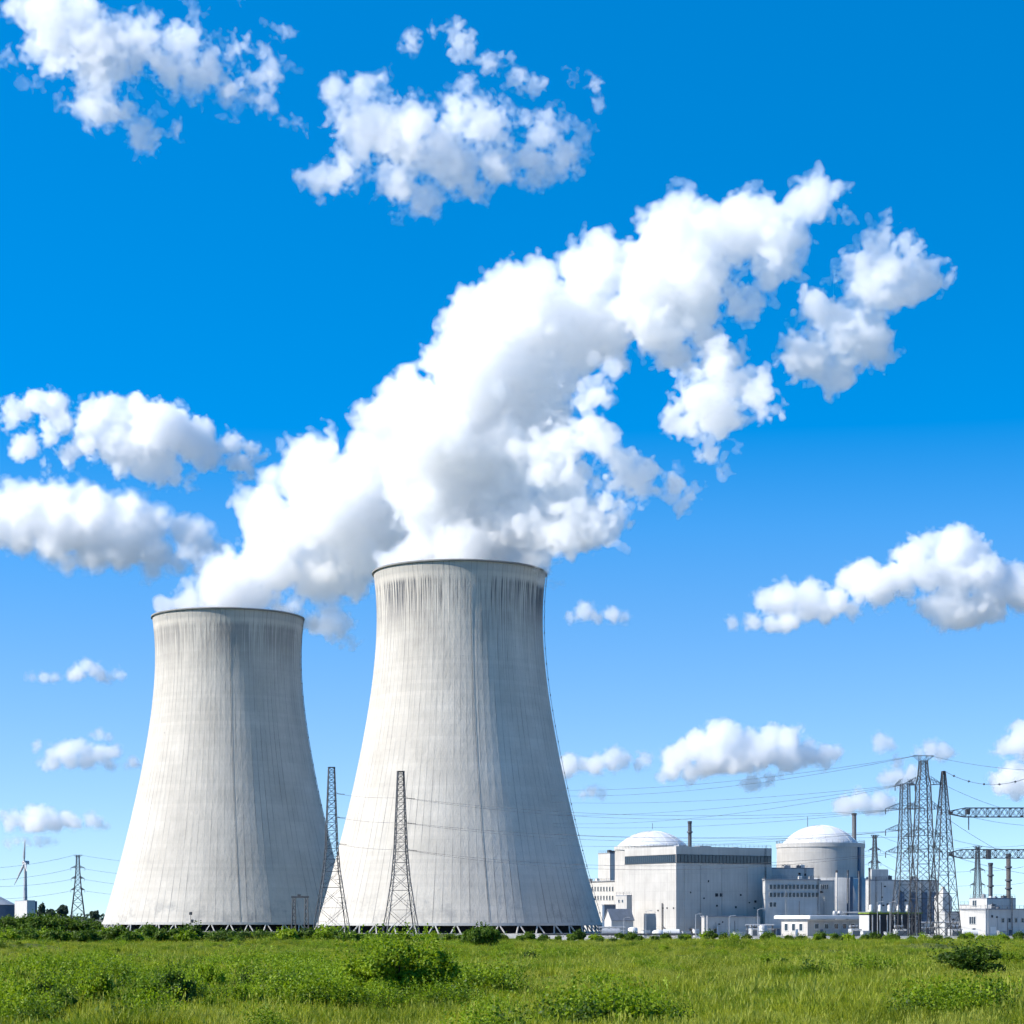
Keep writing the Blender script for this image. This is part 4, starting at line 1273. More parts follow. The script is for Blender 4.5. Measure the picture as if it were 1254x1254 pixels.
tank('small white upright tank at the lower left of the hall', 775, 800, 1.5, 2.6, M['white_paint'])
tank('low white tank beside the riser pipe on the lit hall face', 806, 800, 1.9, 1.6, M['white_paint'])
tank('horizontal white tank on saddles before the hall corner', 822, 790, 1.0, 5.0, M['white_paint'], True)
tank('pale upright tank between hall annex and gatehouse', 934, 790, 1.3, 3.4, M['steel_pale'])
tank('horizontal grey tank on saddles right of the nearer tower foot', 748, 800, 1.1, 5.5, M['steel_pale'], True)
tank('horizontal white tank on saddles in front of the workshop', 1188, 745, 1.0, 4.4, M['white_paint'], True)
for px, Y, w, h, mt, lb in ((791, 805, 2.4, 1.9, 'white_paint', 'white cabinet near the foot of the lit hall face'), (840, 790, 2.8, 1.7, 'grey_wall', 'grey cabinet just right of the hall corner'),
                            (852, 790, 1.6, 2.4, 'white_paint', 'tall narrow white cabinet left of the hall annex'), (905, 780, 3.4, 1.5, 'white_paint', 'wide low white cabinet before the hall annex'),
                            (1060, 740, 2.6, 2.0, 'white_paint', 'white cabinet at the left foot of the open shed'), (1088, 735, 2.2, 1.7, 'grey_wall', 'grey cabinet before the open shed, left of the pylon legs'),
                            (1227, 745, 2.6, 2.0, 'steel_pale', 'pale cabinet by the long shaded side of the workshop')):
    cabinet(lb, px, Y, w, 1.5, h, M[mt])
transformer('grey transformer with bushings between hall annex and window block', 924, 800)
transformer('grey transformer with bushings right of the gatehouse', 1047, 770, 3.6)
transformer('grey transformer with bushings before the open shed', 1102, 760, 3.6)
transformer('grey transformer with bushings under the gantry beams at right', 1170, 750, 4)


def lamp_post(label, px, Y, h, arm=1.2, group='lamp posts in the plant yard'):
    Y = 605 + (Y - 720) * .75
    root = empty('lamp_post', (gx(px, Y), Y, 0), label, 'lamp post', group)
    MB().bar((0, 0, 0), (0, 0, h), .22, .14, n=8).build('pole', M['steel_pale'], root)
    MB().path([(0, 0, h - .2), (arm * .5, 0, h + .15), (arm, 0, h + .2)], .1, n=6).build('arm', M['steel_pale'], root)
    MB().box((arm + .3, 0, h + .16), (.9, .35, .16), 0, .04).build('lamp_head', M['steel_pale'], root)
    return root


for px, Y, h in ((928, 740, 8.5), (852, 745, 7), (893, 745, 6.5), (791, 760, 8), (1074.5, 725, 10.5), (1090, 725, 10.5), (764, 770, 6), (1210, 730, 9)):
    lamp_post('thin grey lamp post in the plant yard', px, Y, h)

# floodlight on its stand before the smaller tower
fl = empty('floodlight_stand', (gx(233.5, 905), 905, 0), 'small floodlight stand at the foot of the smaller looking cooling tower', 'floodlight')
MB().bar((0, 0, 0), (0, 0, 7.4), .25, .18, n=8).build('pole', M['steel_dark'], fl)
MB().box((0, 0, 7.9), (1.3, .7, 1.3), 0, .15).build('lamp_head', M['steel_dark'], fl)
MB().box((.7, 0, 4.6), (1.0, .6, 1.4), 0, .08).build('control_box', M['steel_dark'], fl)

# barrier along the road, pipeline by the tower foot
bar0 = None
def barrier():
    mb = MB()
    prof = [(-.4, 0), (.4, 0), (.36, .2), (.15, .45), (.11, .95), (-.11, .95), (-.15, .45), (-.36, .2)]
    L = 11.6
    vs = [(x, y, z) for x in (-L / 2, L / 2) for y, z in prof]
    n = len(prof)
    mb.add(vs, [tuple(range(n)), tuple(range(2 * n - 1, n - 1, -1))] + [(k, n + k, n + (k + 1) % n, (k + 1) % n) for k in range(n)])
    return mb
for k in range(9):
    if bar0 is None:
        bar0 = barrier().build('concrete_barrier', M['concrete_pale'])
        tag(bar0, 'pale concrete barrier segment in the line along the service road', 'barrier', 'barrier segments along the service road')
        o = bar0
    else:
        o = bar0.copy(); COL.objects.link(o)
    o.location = (66 + 12 * k, 592 + (k % 3) * .05, 0)
pl = empty('pipeline', (gx(775, 650), 650, 0), 'low grey pipeline on short supports before the nearer tower and hall', 'pipeline')
MB().bar((-28, 0, 1.0), (20, 0, 1.0), .55, n=10).build('pipe', M['steel_dark'], pl)
MB().bar((-28, .8, .8), (20, .8, .8), .3, n=8).build('pipe', M['steel_pale'], pl)
for k in range(9):
    MB().box((-27 + 5.8 * k, .3, .4), (.4, 1.6, .8)).build('support', M['concrete'], pl)
# ------------------------------------------------------------------ lattice masts, pylons, lines
def body(root, prof, panels, leg_w, br_w, mat, name_leg='leg'):
    """Square lattice column: prof = [(z, half)], panels = list of z levels."""
    zs, hs = [p[0] for p in prof], [p[1] for p in prof]
    half = lambda z: float(np.interp(z, zs, hs))
    for sx, sy in ((-1, -1), (1, -1), (1, 1), (-1, 1)):
        mb = MB()
        lv = sorted(set(list(zs)))
        for a, b_ in zip(lv[:-1], lv[1:]):
            mb.bar((sx * half(a), sy * half(a), a), (sx * half(b_), sy * half(b_), b_), leg_w)
        mb.build(name_leg, mat, root)
    mb = MB()
    cs = [(-1, -1), (1, -1), (1, 1), (-1, 1)]
    for k, (a, b_) in enumerate(zip(panels[:-1], panels[1:])):
        ha, hb = half(a), half(b_)
        for i in range(4):
            p, q = cs[i], cs[(i + 1) % 4]
            A0, A1 = Vector((p[0] * ha, p[1] * ha, a)), Vector((q[0] * ha, q[1] * ha, a))
            B0, B1 = Vector((p[0] * hb, p[1] * hb, b_)), Vector((q[0] * hb, q[1] * hb, b_))
            big = ha > leg_w * 7
            mb.bar(A0, B1, br_w); mb.bar(A1, B0, br_w)
            mb.bar(B0, B1, br_w * .9)
            if big:                                # redundant members of the wide panels
                X = (A0 + A1 + B0 + B1) / 4
                mb.bar((A0 + B0) / 2, (A0 + X) / 2 * .5 + (B0 + X) / 2 * .5, br_w * .75)
                mb.bar((A1 + B1) / 2, (A1 + X) / 2 * .5 + (B1 + X) / 2 * .5, br_w * .75)
                mb.bar((A0 + X) / 2, (A0 * .75 + B0 * .25), br_w * .7); mb.bar((A1 + X) / 2, (A1 * .75 + B1 * .25), br_w * .7)
    mb.build('bracing', mat, root)
    return half


def levels(z0, z1, half, k=1.25, mn=1.0):
    out, z = [z0], z0
    while z < z1 - mn * .6:
        z += max(mn, 2 * half(z) * k)
        out.append(min(z, z1))
    if out[-1] < z1: out[-1] = z1
    return out


def footing(root, half, w=1.0):
    for sx, sy in ((-1, -1), (1, -1), (1, 1), (-1, 1)):
        MB().box((sx * half, sy * half, .15), (w, w, .9), 0, .08).build('footing', M['concrete_pale'], root)


def crossarm(root, z, L, bh, w, mat, rise=1.6, ins=1.6, name='crossarm'):
    for sg in (-1, 1):
        mb = MB()
        tip = Vector((sg * L, 0, z + .15))
        for sy in (-1, 1):
            mb.bar((sg * bh, sy * bh, z), tip, w)
            mb.bar((sg * bh, sy * bh, z + rise), tip, w * .85)
        for k in range(1, 4):
            t = k / 4
            p = [Vector((sg * (bh + (L - bh) * t), sy * bh * (1 - t), z + .15 * t)) for sy in (-1, 1)]
            q = [Vector((sg * (bh + (L - bh) * t), sy * bh * (1 - t), z + rise * (1 - t) + .15 * t)) for sy in (-1, 1)]
            for i in (0, 1):
                mb.bar(p[i], q[i], w * .6)
                t2 = (k - 1) / 4
                mb.bar(p[i], Vector((sg * (bh + (L - bh) * t2), (-1, 1)[i] * bh * (1 - t2), z + rise * (1 - t2))), w * .6)
            mb.bar(p[0], p[1], w * .6)
        arm = mb.build(name, mat, root)
        if ins:
            m2 = MB()
            n = 5
            prof = []
            for k in range(n):
                prof += [(.07, -ins * k / n), (.17, -ins * (k + .35) / n), (.17, -ins * (k + .55) / n), (.07, -ins * (k + .95) / n)]
            m2.lathe(prof[::-1], (tip.x - sg * .1, 0, tip.z - .1), 8)
            m2.build('insulator', M['insulator'], arm)


def lattice_mast(label, px, Y, prof_px, lw, bw, mat, k=.78, cat='lattice mast', group='lattice masts before the towers', rz=R(12)):
    s_ = Y / FPX
    prof = sorted([(gz(py, Y) if py is not None else 0.0, h * s_) for py, h in prof_px])
    root = empty('lattice_mast', (gx(px, Y), Y, 0), label, cat, group, rz)
    half = lambda z: float(np.interp(z, [p[0] for p in prof], [p[1] for p in prof]))
    body(root, prof, levels(0.0, prof[-1][0], half, k, 1.0), lw, bw, mat)
    footing(root, prof[0][1])
    zt = prof[-1][0]
    MB().box((0, 0, zt + .1), (prof[-1][1] * 2.4, prof[-1][1] * 2.4, .2)).build('top_plate', mat, root)
    return root, half


l1, h1 = lattice_mast('tall armless lattice mast standing in the gap between the two cooling towers', 406, 760, [(940, 3.5), (1034, 7.0), (1064, 9.3), (1108, 15.5), (None, 21.0)], .25, .115, M['steel_dark'])
l2, h2 = lattice_mast('tall armless lattice mast standing before the lit side of the nearer cooling tower', 490.7, 700, [(945, 3.6), (1040, 7.3), (1075, 10), (1112, 15), (None, 20.5)], .25, .115, M['steel_dark'])
for root, Y, half, pys in ((l1, 760, h1, (972, 1001, 1033.5)), (l2, 700, h2, (977.5, 1008, 1041))):
    for py in pys:
        z = gz(py, Y)
        mb = MB().bar((half(z), 0, z), (half(z) + 1.1, 0, z), .16)
        mb.bar((half(z), 0, z + .9), (half(z) + 1.1, 0, z), .1)
        br = mb.build('bracket', M['steel_dark'], root)
        m2 = MB()
        for k in range(7):
            m2.lathe([(.05, 0), (.17, .05), (.17, .12), (.05, .22)], (0, 0, 0), 8)
            m2.v = m2.v[:-32] + [(half(z) + 1.1 + p[2] + .34 * k, p[0], z + p[1] - .02 * k) for p in m2.v[-32:]]
        m2.build('insulator', M['insulator'], br)


def pylon(label, px, Y, prof_px, arms, lw, bw, mat, k=.85, rz=R(8), flare=None, ins=1.6, group='high voltage pylons', rise=None, aw=None):
    s_ = Y / FPX
    prof = sorted([(gz(py, Y) if py is not None else 0.0, h * s_) for py, h in prof_px])
    root = empty('pylon', (gx(px, Y), Y, 0), label, 'pylon', group, rz)
    half = lambda z: float(np.interp(z, [p[0] for p in prof], [p[1] for p in prof]))
    body(root, prof, levels(0.0, prof[-1][0], half, k, .9 * s_ / .246), lw, bw, mat)
    footing(root, prof[0][1], 1.3)
    for py, L in arms:
        z = gz(py, Y)
        crossarm(root, z, L * s_, half(z), aw or bw, mat, rise or 6.5 * s_, ins)
    if flare:
        py0, py1, L = flare
        z0, z1, h0 = gz(py0, Y), gz(py1, Y), half(gz(py0, Y))
        mb = MB()
        for sy in (-1, 1):
            for sg in (-1, 1):
                mb.bar((sg * h0, sy * h0, z0), (sg * L * s_, sy * h0 * .6, z1), bw)
                mb.bar((sg * h0, sy * h0, z0), (sg * L * s_ * .45, sy * h0 * .8, z1), bw * .8)
                mb.bar((0, sy * h0, z0), (sg * L * s_ * .45, sy * h0 * .8, z1), bw * .8)
            mb.bar((-L * s_, sy * h0 * .6, z1), (L * s_, sy * h0 * .6, z1), bw)
        for x in (-1, -.45, .45, 1):
            mb.bar((x * L * s_, -h0 * .7, z1), (x * L * s_, h0 * .7, z1), bw)
        mb.build('peak_frame', mat, root)
    return root


pylon('shorter of the two big pylons, with stacked arms, left beside the tallest pylon', 1108.3, 612, [(960, 4.6), (991, 5.2), (1044, 7.2), (1078, 9.5), (1118, 13), (None, 13.8)], [(962, 13), (991, 25), (1017, 25), (1044, 25)], .21, .10, M['pylon_steel'], rise=1.9)
pylon('tallest pylon with a flared peak and four pairs of arms, right of the domed reactor', 1130.7, 600, [(932, 4.0), (948, 5.0), (961, 7.0), (991, 8.0), (1025, 9.2), (1066, 11), (1115, 14.0), (None, 15.0)], [(961, 25), (991, 24), (1025, 25), (1044, 25)], .25, .115, M['pylon_steel'], flare=(932, 925.5, 12.4), rise=2.3)
m3, h3 = lattice_mast('tapering lattice mast carrying two long gantry beams at right of the tallest pylon', 1155.5, 600, [(945, 1.7), (1000, 6.0), (1045, 9.0), (1100, 13), (None, 16.5)], .23, .11, M['pylon_steel'], .9, 'gantry mast', None)
m4, h4 = lattice_mast('second gantry mast beyond the right edge holding the far ends of the beams', 1335, 600, [(945, 1.7), (1000, 6.0), (1045, 9.0), (1100, 13), (None, 16.5)], .23, .11, M['pylon_steel'], .9, 'gantry mast', None)


def beam(label, p0, p1, Y, pt, pb, taper):
    s_ = Y / FPX
    x0, x1 = gx(p0, Y), gx(p1, Y)
    zt, zb = gz(pt, Y), gz(pb, Y)
    zm = (zt + zb) / 2
    root = empty('gantry_beam', (x0, Y - 4.6, zb), label, 'gantry beam', 'gantry beams on the mast')
    L, h, w = x1 - x0, zt - zb, 1.6
    ch, br = MB(), MB()
    xs_ = [0, taper * s_] + list(np.arange(taper * s_ + 3.2, L, 3.2)) + [L]
    f = lambda x: (h / 2 * min(1, .25 + .75 * x / (taper * s_)))
    for sy in (-1, 1):
        for a, b_ in zip(xs_[:-1], xs_[1:]):
            for sz in (-1, 1):
                ch.bar((a, sy * w / 2, h / 2 + sz * f(a)), (b_, sy * w / 2, h / 2 + sz * f(b_)), .22)
            mid = (a + b_) / 2
            br.bar((a, sy * w / 2, h / 2 - f(a)), (mid, sy * w / 2, h / 2 + f(mid)), .13)
            br.bar((mid, sy * w / 2, h / 2 + f(mid)), (b_, sy * w / 2, h / 2 - f(b_)), .13)
            br.bar((b_, sy * w / 2, h / 2 - f(b_)), (b_, sy * w / 2, h / 2 + f(b_)), .13)
            br.bar((a, sy * w / 2, h / 2 + f(a)), (mid, sy * w / 2, h / 2 - f(mid)), .10)
            br.bar((mid, sy * w / 2, h / 2 - f(mid)), (b_, sy * w / 2, h / 2 + f(b_)), .10)
    for a in xs_:
        for sz in (-1, 1):
            br.bar((a, -w / 2, h / 2 + sz * f(a)), (a, w / 2, h / 2 + sz * f(a)), .13)
    ch.build('chord', M['steel_dark'], root)
    br.build('web', M['steel_dark'], root)
    # a seat that ties the beam to the mast
    MB().box((1.2, 2.3, h / 2), (.5, 3.4, .5)).build('seat', M['steel_dark'], root)
    MB().box((L - 1.2, 2.3, h / 2), (.5, 3.4, .5)).build('seat', M['steel_dark'], root)
    return root, x0, h


g1, gx0, gh = beam('upper gantry beam, a lattice girder running off the right edge', 1157, 1337, 600, 990.5, 1001.5, 20)
g2, gx0b, gh2 = beam('lower gantry beam, a lattice girder passing before the chimneys', 1157, 1337, 600, 1041, 1051.5, 16)
s_ = 600 / FPX
MB().box((gx(1181, 600) - gx0, 0, gh * .6), (1.0, 1.7, 1.5), 0, .1).build('clamp_box', M['steel_dark'], g1)
MB().bar((gx(1182, 600) - gx0, 0, gh * .1), (gx(1182, 600) - gx0, 0, -3.6), .32, n=8).build('hanging_insulator', M['insulator'], g1)
for px in (1206, 1253):
    MB().box((gx(px, 600) - gx0b, 0, gh2 * .45), (1.1, 1.9, 2.7), 0, .1).build('clamp_box', M['steel_dark'], g2)

# far pylons
pylon('hazy far pylon with three pairs of arms left of the smaller looking tower', 95.3, 1500, [(1047, 1.7), (1066, 2.4), (1090, 4.2), (None, 9.5)], [(1063, 8.5), (1076, 8.0), (1090, 8.5)], .40, .22, M['pylon_steel'], ins=1.8, group='far pylons', flare=(1050, 1047, 5), rise=1.8)
pylon('small far pylon just right of the high dome chimney', 1071.2, 1400, [(1023, 1.6), (1042, 2.2), (1066, 3.5), (None, 9)], [(1041, 7.5), (1057, 8)], .36, .20, M['pylon_steel'], ins=1.8, group='far pylons', flare=(1027, 1022.5, 4.6), rise=1.8)
pylon('small far pylon seen under the lower gantry beam', 1197.2, 1400, [(1037, 1.6), (1066, 2.6), (1098, 4.2), (None, 8)], [(1066, 9.5), (1084, 9.5)], .36, .20, M['pylon_steel'], ins=1.8, group='far pylons', flare=(1041, 1036, 5), rise=1.8)

# portal frame before the smaller tower
pf = empty('portal_frame', (gx(367.5, 890), 890, 0), 'small dark steel portal frame on two tapered lattice legs before the smaller looking tower', 'portal frame')
zt = gz(1099.5, 890)
for sg in (-1, 1):
    mb = MB()
    for sx in (-1, 1):
        for sy in (-1, 1):
            mb.bar((sg * 2.7 + sx * .9, sy * .9, 0), (sg * 2.6 + sx * .45, sy * .45, zt), .26)
    for k in range(5):
        z0, z1 = zt * k / 5, zt * (k + 1) / 5
        w0, w1 = .9 - .45 * k / 5, .9 - .45 * (k + 1) / 5
        for sy in (-1, 1):
            mb.bar((sg * 2.7 - w0, sy * w0, z0), (sg * 2.65 + w1, sy * w1, z1), .15)
            mb.bar((sg * 2.7 + w0, sy * w0, z0), (sg * 2.65 - w1, sy * w1, z1), .15)
    mb.build('leg', M['steel'], pf)
MB().box((0, 0, zt + .35), (7.4, 1.2, .7), 0, .05).build('beam', M['steel_dark'], pf)
MB().box((-.4, 0, zt + 1.1), (1.5, .9, .8), 0, .1).build('winch', M['steel_dark'], pf)

# wind turbine
wt = empty('wind_turbine', (gx(31, 1700), 1700, 0), 'white three bladed wind turbine at the far left', 'wind turbine')
zh = gz(1056, 1700)
MB().lathe([(2.0, 0), (1.1, zh - 1)], n=20, cap=False).build('tower', M['steel_pale'], wt, True)
MB().box((0, 1.2, zh), (2.6, 7.0, 2.6), R(-25), .5).build('nacelle', M['steel_pale'], wt)
hub = MB().lathe([(.01, -1.6), (.9, -1.1), (1.35, 0), (1.3, 1.0)], n=16, cap=False)
hub.v = [(p[0], p[2] - 3.0, p[1] + zh) for p in hub.v]
hub = hub.build('hub', M['steel_pale'], wt, True)
for ang, ln, fore in ((88, 19.5, 1.0), (246, 20, 1.0), (306, 19.5, .5)):
    d = Vector((math.cos(R(ang)) * fore, -math.sqrt(max(0, 1 - fore * fore)), math.sin(R(ang)) * fore)).normalized()
    side = d.cross(Vector((0, 1, 0))).normalized()
    nrm = side.cross(d)
    mb = MB(); o = Vector((0, -3.4, zh))
    secs = [(0, .55, .55), (.08, .6, .5), (.22, 1.05, .3), (.5, .75, .2), (.8, .45, .12), (1.0, .12, .05)]
    vs, fs = [], []
    for t, a, b_ in secs:
        for k in range(8):
            an = 2 * math.pi * k / 8
            vs.append(o + d * (ln * t) + side * (a * math.cos(an) + a * .4) + nrm * (b_ * math.sin(an)))
    for i in range(len(secs) - 1):
        fs += [(i * 8 + k, i * 8 + (k + 1) % 8, i * 8 + 8 + (k + 1) % 8, i * 8 + 8 + k) for k in range(8)]
    fs += [tuple(range(7, -1, -1)), tuple(range(40, 48))]
    mb.add(vs, fs).build('blade', M['steel_pale'], wt, True)

# ------------------------------------------------------------------ cables
def cable(label, a, b_, sag, group, w=.085, balls=0, seg=24):
    A, B = at(*a), at(*b_)
    pts = []
    for k in range(seg + 1):
        t = k / seg
        p = A.lerp(B, t); p.z -= sag * 4 * t * (1 - t)
        pts.append(p - A)
    o = MB().path(pts, w).build('power_cable', M['cable'], None, loc=A)
    tag(o, label, 'cable', group)
    for k in range(balls):
        p = pts[int((k + .7) * seg / balls)]
        MB().lathe([(.02, -.32), (.26, -.18), (.34, 0), (.26, .18), (.02, .32)], p, 10).build('marker_ball', M['cable'], o, True)
    return o


G1, L1_ = 'cables crossing before the nearer tower', 'dark cable strung from the armless masts to the right hand pylons, across the nearer tower'
for (pa, pb, pc, sg) in ((972, 977.5, 992, 3.4), (1001, 1008, 1018, 3.2), (1033.5, 1041, 1045, 4.4)):
    cable('short dark cable strung between the two armless masts', (412, pa, 760), (484, pb - .5, 700), .5, 'short cables between the two masts', .08)
    cable(L1_, (500, pb, 700), (1085, pc, 610), sg, G1)
    cable(L1_, (500, pb + .6, 700.6), (1106, pc - 1, 600), sg + 1.2, G1, .08)
G2, L2_ = 'thin cables high over the plant', 'thin pale looking cable sagging from behind the nearer tower up to the tall pylons'
for (a, b_, sg) in (((560, 962, 930), (1118, 926, 600), 5.2), ((560, 966, 930), (1118, 926.4, 601), 6.6), ((560, 992, 930), (1106, 961, 600), 5.0), ((560, 998, 930), (1104, 961.6, 601), 7.0),
                    ((560, 975, 930), (1095, 962, 610), 4.0), ((560, 1003, 930), (1106, 991, 601), 4.6), ((560, 1027, 930), (1106, 1017, 601), 4.0), ((560, 1014, 930), (1106, 1025, 600), 2.0)):
    cable(L2_, a, b_, sg, G2, .08)
cable('cable with round marker balls leaving the top of the gantry mast to the right', (1156, 944, 600), (1310, 921, 560), 6.0, None, .10, 8)
G3, L3_ = 'cables leaving the pylons to the right', 'thin cable leaving the pylons and gantry mast towards the right edge'
for (a, b_, sg) in (((1143, 926.5, 600), (1310, 944, 560), 1.2), ((1158, 962, 600), (1228, 990, 596), .4), ((1161, 1003, 598), (1222, 1041, 597), .3), ((1155, 991, 601), (1310, 1010, 700), 2.0),
                    ((1155, 1025, 601), (1310, 1040, 700), 2.0), ((1155, 1044.5, 601), (1310, 1075, 700), 1.5)):
    cable(L3_, a, b_, sg, G3, .085)
G4, L4_ = 'cables of the far pylons', 'faint far cable hung from one of the small far pylons'
for (a, b_, sg) in (((1207, 1066.5, 1400), (1320, 1040, 1200), 3), ((1207, 1084.5, 1400), (1320, 1062, 1200), 3), ((1188, 1067, 1400), (1079, 1041.5, 1400), 5), ((1188, 1084.5, 1400), (1079, 1057.5, 1400), 5),
                    ((1064, 1041.5, 1400), (985, 1052, 1500), 2), ((1064, 1057.5, 1400), (985, 1070, 1500), 2), ((1202, 1036.5, 1400), (1320, 1020, 1200), 3), ((1192, 1036.5, 1400), (1076, 1023, 1400), 5)):
    cable(L4_, a, b_, sg, G4, .15)
G5, L5_ = 'cables of the far left pylon', 'faint cable hung from the hazy far pylon at left'
for pa, pb, pc in ((1047.5, 1064, 1052), (1064, 1078, 1068), (1077, 1083, 1082), (1091, 1099, 1090)):
    cable(L5_, (90 if pa < 1050 else 87, pa, 1500), (-60, pb, 1400), 3.0, G5, .15)
    cable(L5_, (100 if pa < 1050 else 103.5, pa, 1500), (330, pc, 1500), 5.0, G5, .15)
# ------------------------------------------------------------------ vegetation
vr = np.random.default_rng(77)


def leaf_quads(rg, centres, normals, size, elong=1.4, droop=0.0):
    """Small folded leaf cards at the given points, facing roughly along their normals."""
    n = len(centres)
    nr = normals + rg.normal(0, .55, (n, 3))
    nr /= np.linalg.norm(nr, axis=1)[:, None] + 1e-9
    t = rg.normal(0, 1, (n, 3)); t[:, 2] -= droop
    t -= (t * nr).sum(1)[:, None] * nr
    t /= np.linalg.norm(t, axis=1)[:, None] + 1e-9
    bt = np.cross(nr, t)
    s = size * rg.uniform(.6, 1.35, n)[:, None]
    a = t * s * elong * .5; b_ = bt * s * .5
    v = np.stack([centres - a, centres + b_ - a * .1, centres + a, centres - b_ - a * .1], 1)
    f = np.arange(4 * n).reshape(n, 4)
    return v.reshape(-1, 3), f


def bush_points(rg, n, rx, rz, lobes, hollow=.55, lr=(.20, .42), core=True):
    """Leaf positions over a clump of lobes: dense near each lobe's surface, with gaps between the lobes."""
    L = []
    for k in range(lobes):
        an = rg.uniform(0, 2 * math.pi); rad = rx * .72 * math.sqrt(rg.random())
        hz = rz * rg.uniform(.25, .80) * (1 - .45 * (rad / rx) ** 2)
        L.append((math.cos(an) * rad, math.sin(an) * rad, hz, rx * rg.uniform(*lr), rz * rg.uniform(lr[0], lr[1] * .85)))
    if core:
        L.append((0, 0, rz * .42, rx * .55, rz * .5))
    w = np.array([l[3] ** 2 for l in L]); w /= w.sum()
    idx = rg.choice(len(L), n, p=w)
    Lb = np.array(L)[idx]
    d = rg.normal(0, 1, (n, 3)); d /= np.linalg.norm(d, axis=1)[:, None]
    d[:, 2] = np.where(d[:, 2] < -.35, -d[:, 2], d[:, 2])
    rad = rg.uniform(hollow, 1.0, n) ** .6 * (1 + rg.normal(0, .07, n))
    p = Lb[:, :3] + d * rad[:, None] * np.stack([Lb[:, 3], Lb[:, 3], Lb[:, 4]], 1)
    keep = p[:, 2] > .05
    return p[keep], d[keep]


def bush_mesh(seed, n, rx, rz, lobes, leaf, sprigs=60, **kw):
    rg = np.random.default_rng(seed)
    p, d = bush_points(rg, n, rx, rz, lobes, **kw)
    v, f = leaf_quads(rg, p, d, leaf)
    # loose shoots that break the outline
    sv, sf = [], []
    q, qd = bush_points(rg, sprigs, rx * 1.0, rz * 1.0, lobes, .9)
    cen, nor = [], []
    for a, dd in zip(q, qd):
        dirn = dd * .5 + np.array([0, 0, .9]) + rg.normal(0, .25, 3)
        dirn /= np.linalg.norm(dirn)
        ln = rg.uniform(.15, .38) * rz
        m_ = max(4, int(ln / leaf * 2.2))
        for k in range(m_):
            cen.append(a + dirn * ln * k / m_ + rg.normal(0, leaf * .3, 3)); nor.append(rg.normal(0, 1, 3))
    v2, f2 = leaf_quads(rg, np.array(cen), np.array(nor), leaf * .8)
    v = np.concatenate([v, v2]); f = np.concatenate([f, f2 + len(v) - len(v2)])
    return v, f


def stem_mb(rg, rx, rz, n=9, w=.09):
    mb = MB()
    for k in range(n):
        an = rg.uniform(0, 2 * math.pi); r1 = rx * rg.uniform(.1, .5)
        a = Vector((rg.normal() * rx * .06, rg.normal() * rx * .06, -.1))
        b_ = Vector((math.cos(an) * r1 * .5, math.sin(an) * r1 * .5, rz * .4)); c_ = Vector((math.cos(an) * r1, math.sin(an) * r1, rz * .75))
        mb.bar(a, b_, w, w * .7, n=5); mb.bar(b_, c_, w * .7, w * .3, n=5)
    return mb


PROTO = {}
def make_bush(seed, n, rx, rz, lobes, leaf, mat, stemw=.09, **kw):
    v, f = bush_mesh(seed, n, rx, rz, lobes, leaf, **kw)
    fo = np_mesh('foliage', v, f, M[mat], False)
    root = empty('bush', (0, 0, -200), None, None)
    fo.parent = root
    stem_mb(np.random.default_rng(seed + 1), rx, rz, 9, stemw).build('stem', M['bark'], root)
    return root


used = set()
def place_bush(proto, px, Y, scale, label, group, zscale=1.0, rz=None):
    first = proto.name not in used
    o = proto if first else copy_tree(proto)
    used.add(proto.name)
    x = gx(px, Y)
    o.location = (x, Y, float(ground_h(x, Y)) - .12)
    o.rotation_euler.z = vr.uniform(0, 6.28) if rz is None else rz
    o.scale = (scale, scale, scale * zscale)
    tag(o, label, 'bush', group)
    return o


# unit bushes: radius about 1 m wide at scale 1
near_p = [make_bush(300 + k, 7000, 1.0, 1.25, 24, .06, ('leaf', 'leaf', 'leaf_dark')[k], .035, sprigs=110, lr=(.14, .30), core=False) for k in range(3)]
mid_p = [make_bush(320 + k, 3800, 1.0, 1.1, 16, .085, ('leaf', 'leaf_dark', 'leaf')[k], .035, lr=(.16, .34)) for k in range(3)]
far_p = [make_bush(340 + k, 2200, 1.0, 1.05, 11, .115, 'leaf_dark', .035) for k in range(4)]
farl_p = [make_bush(360 + k, 2200, 1.0, 1.0, 11, .115, 'leaf', .035) for k in range(3)]

# the big shrub thicket of the foreground: separate bushes of one clump
big = make_bush(400, 42000, 4.3, 4.9, 64, .14, 'leaf', .12, sprigs=220, lr=(.12, .24), core=False)
place_bush(big, 486, 146, 1.12, 'largest leafy green bush in the foreground field, left of its middle', None, .96, rz=.6)
for px, Y, s_, zz, lb in ((412, 148, 1.9, 1.05, 'medium bush leaning against the left side of the largest foreground bush'), (560, 140, 1.25, .9, 'low bush at the right foot of the largest foreground bush'),
                          (350, 150, 1.5, .95, 'small bush a little apart on the left of the largest foreground bush'), (450, 137, 1.3, .8, 'low bush in front of the largest foreground bush')):
    place_bush(near_p[int(vr.integers(3))], px, Y, s_, lb, None, zz)
# round bush by the road before the nearer tower
rb = make_bush(410, 9000, 3.6, 3.5, 20, .26, 'leaf_dark', .12)
place_bush(rb, 590, 415, 1.15, 'dense round dark bush before the foot of the larger looking cooling tower', None, 1.2)

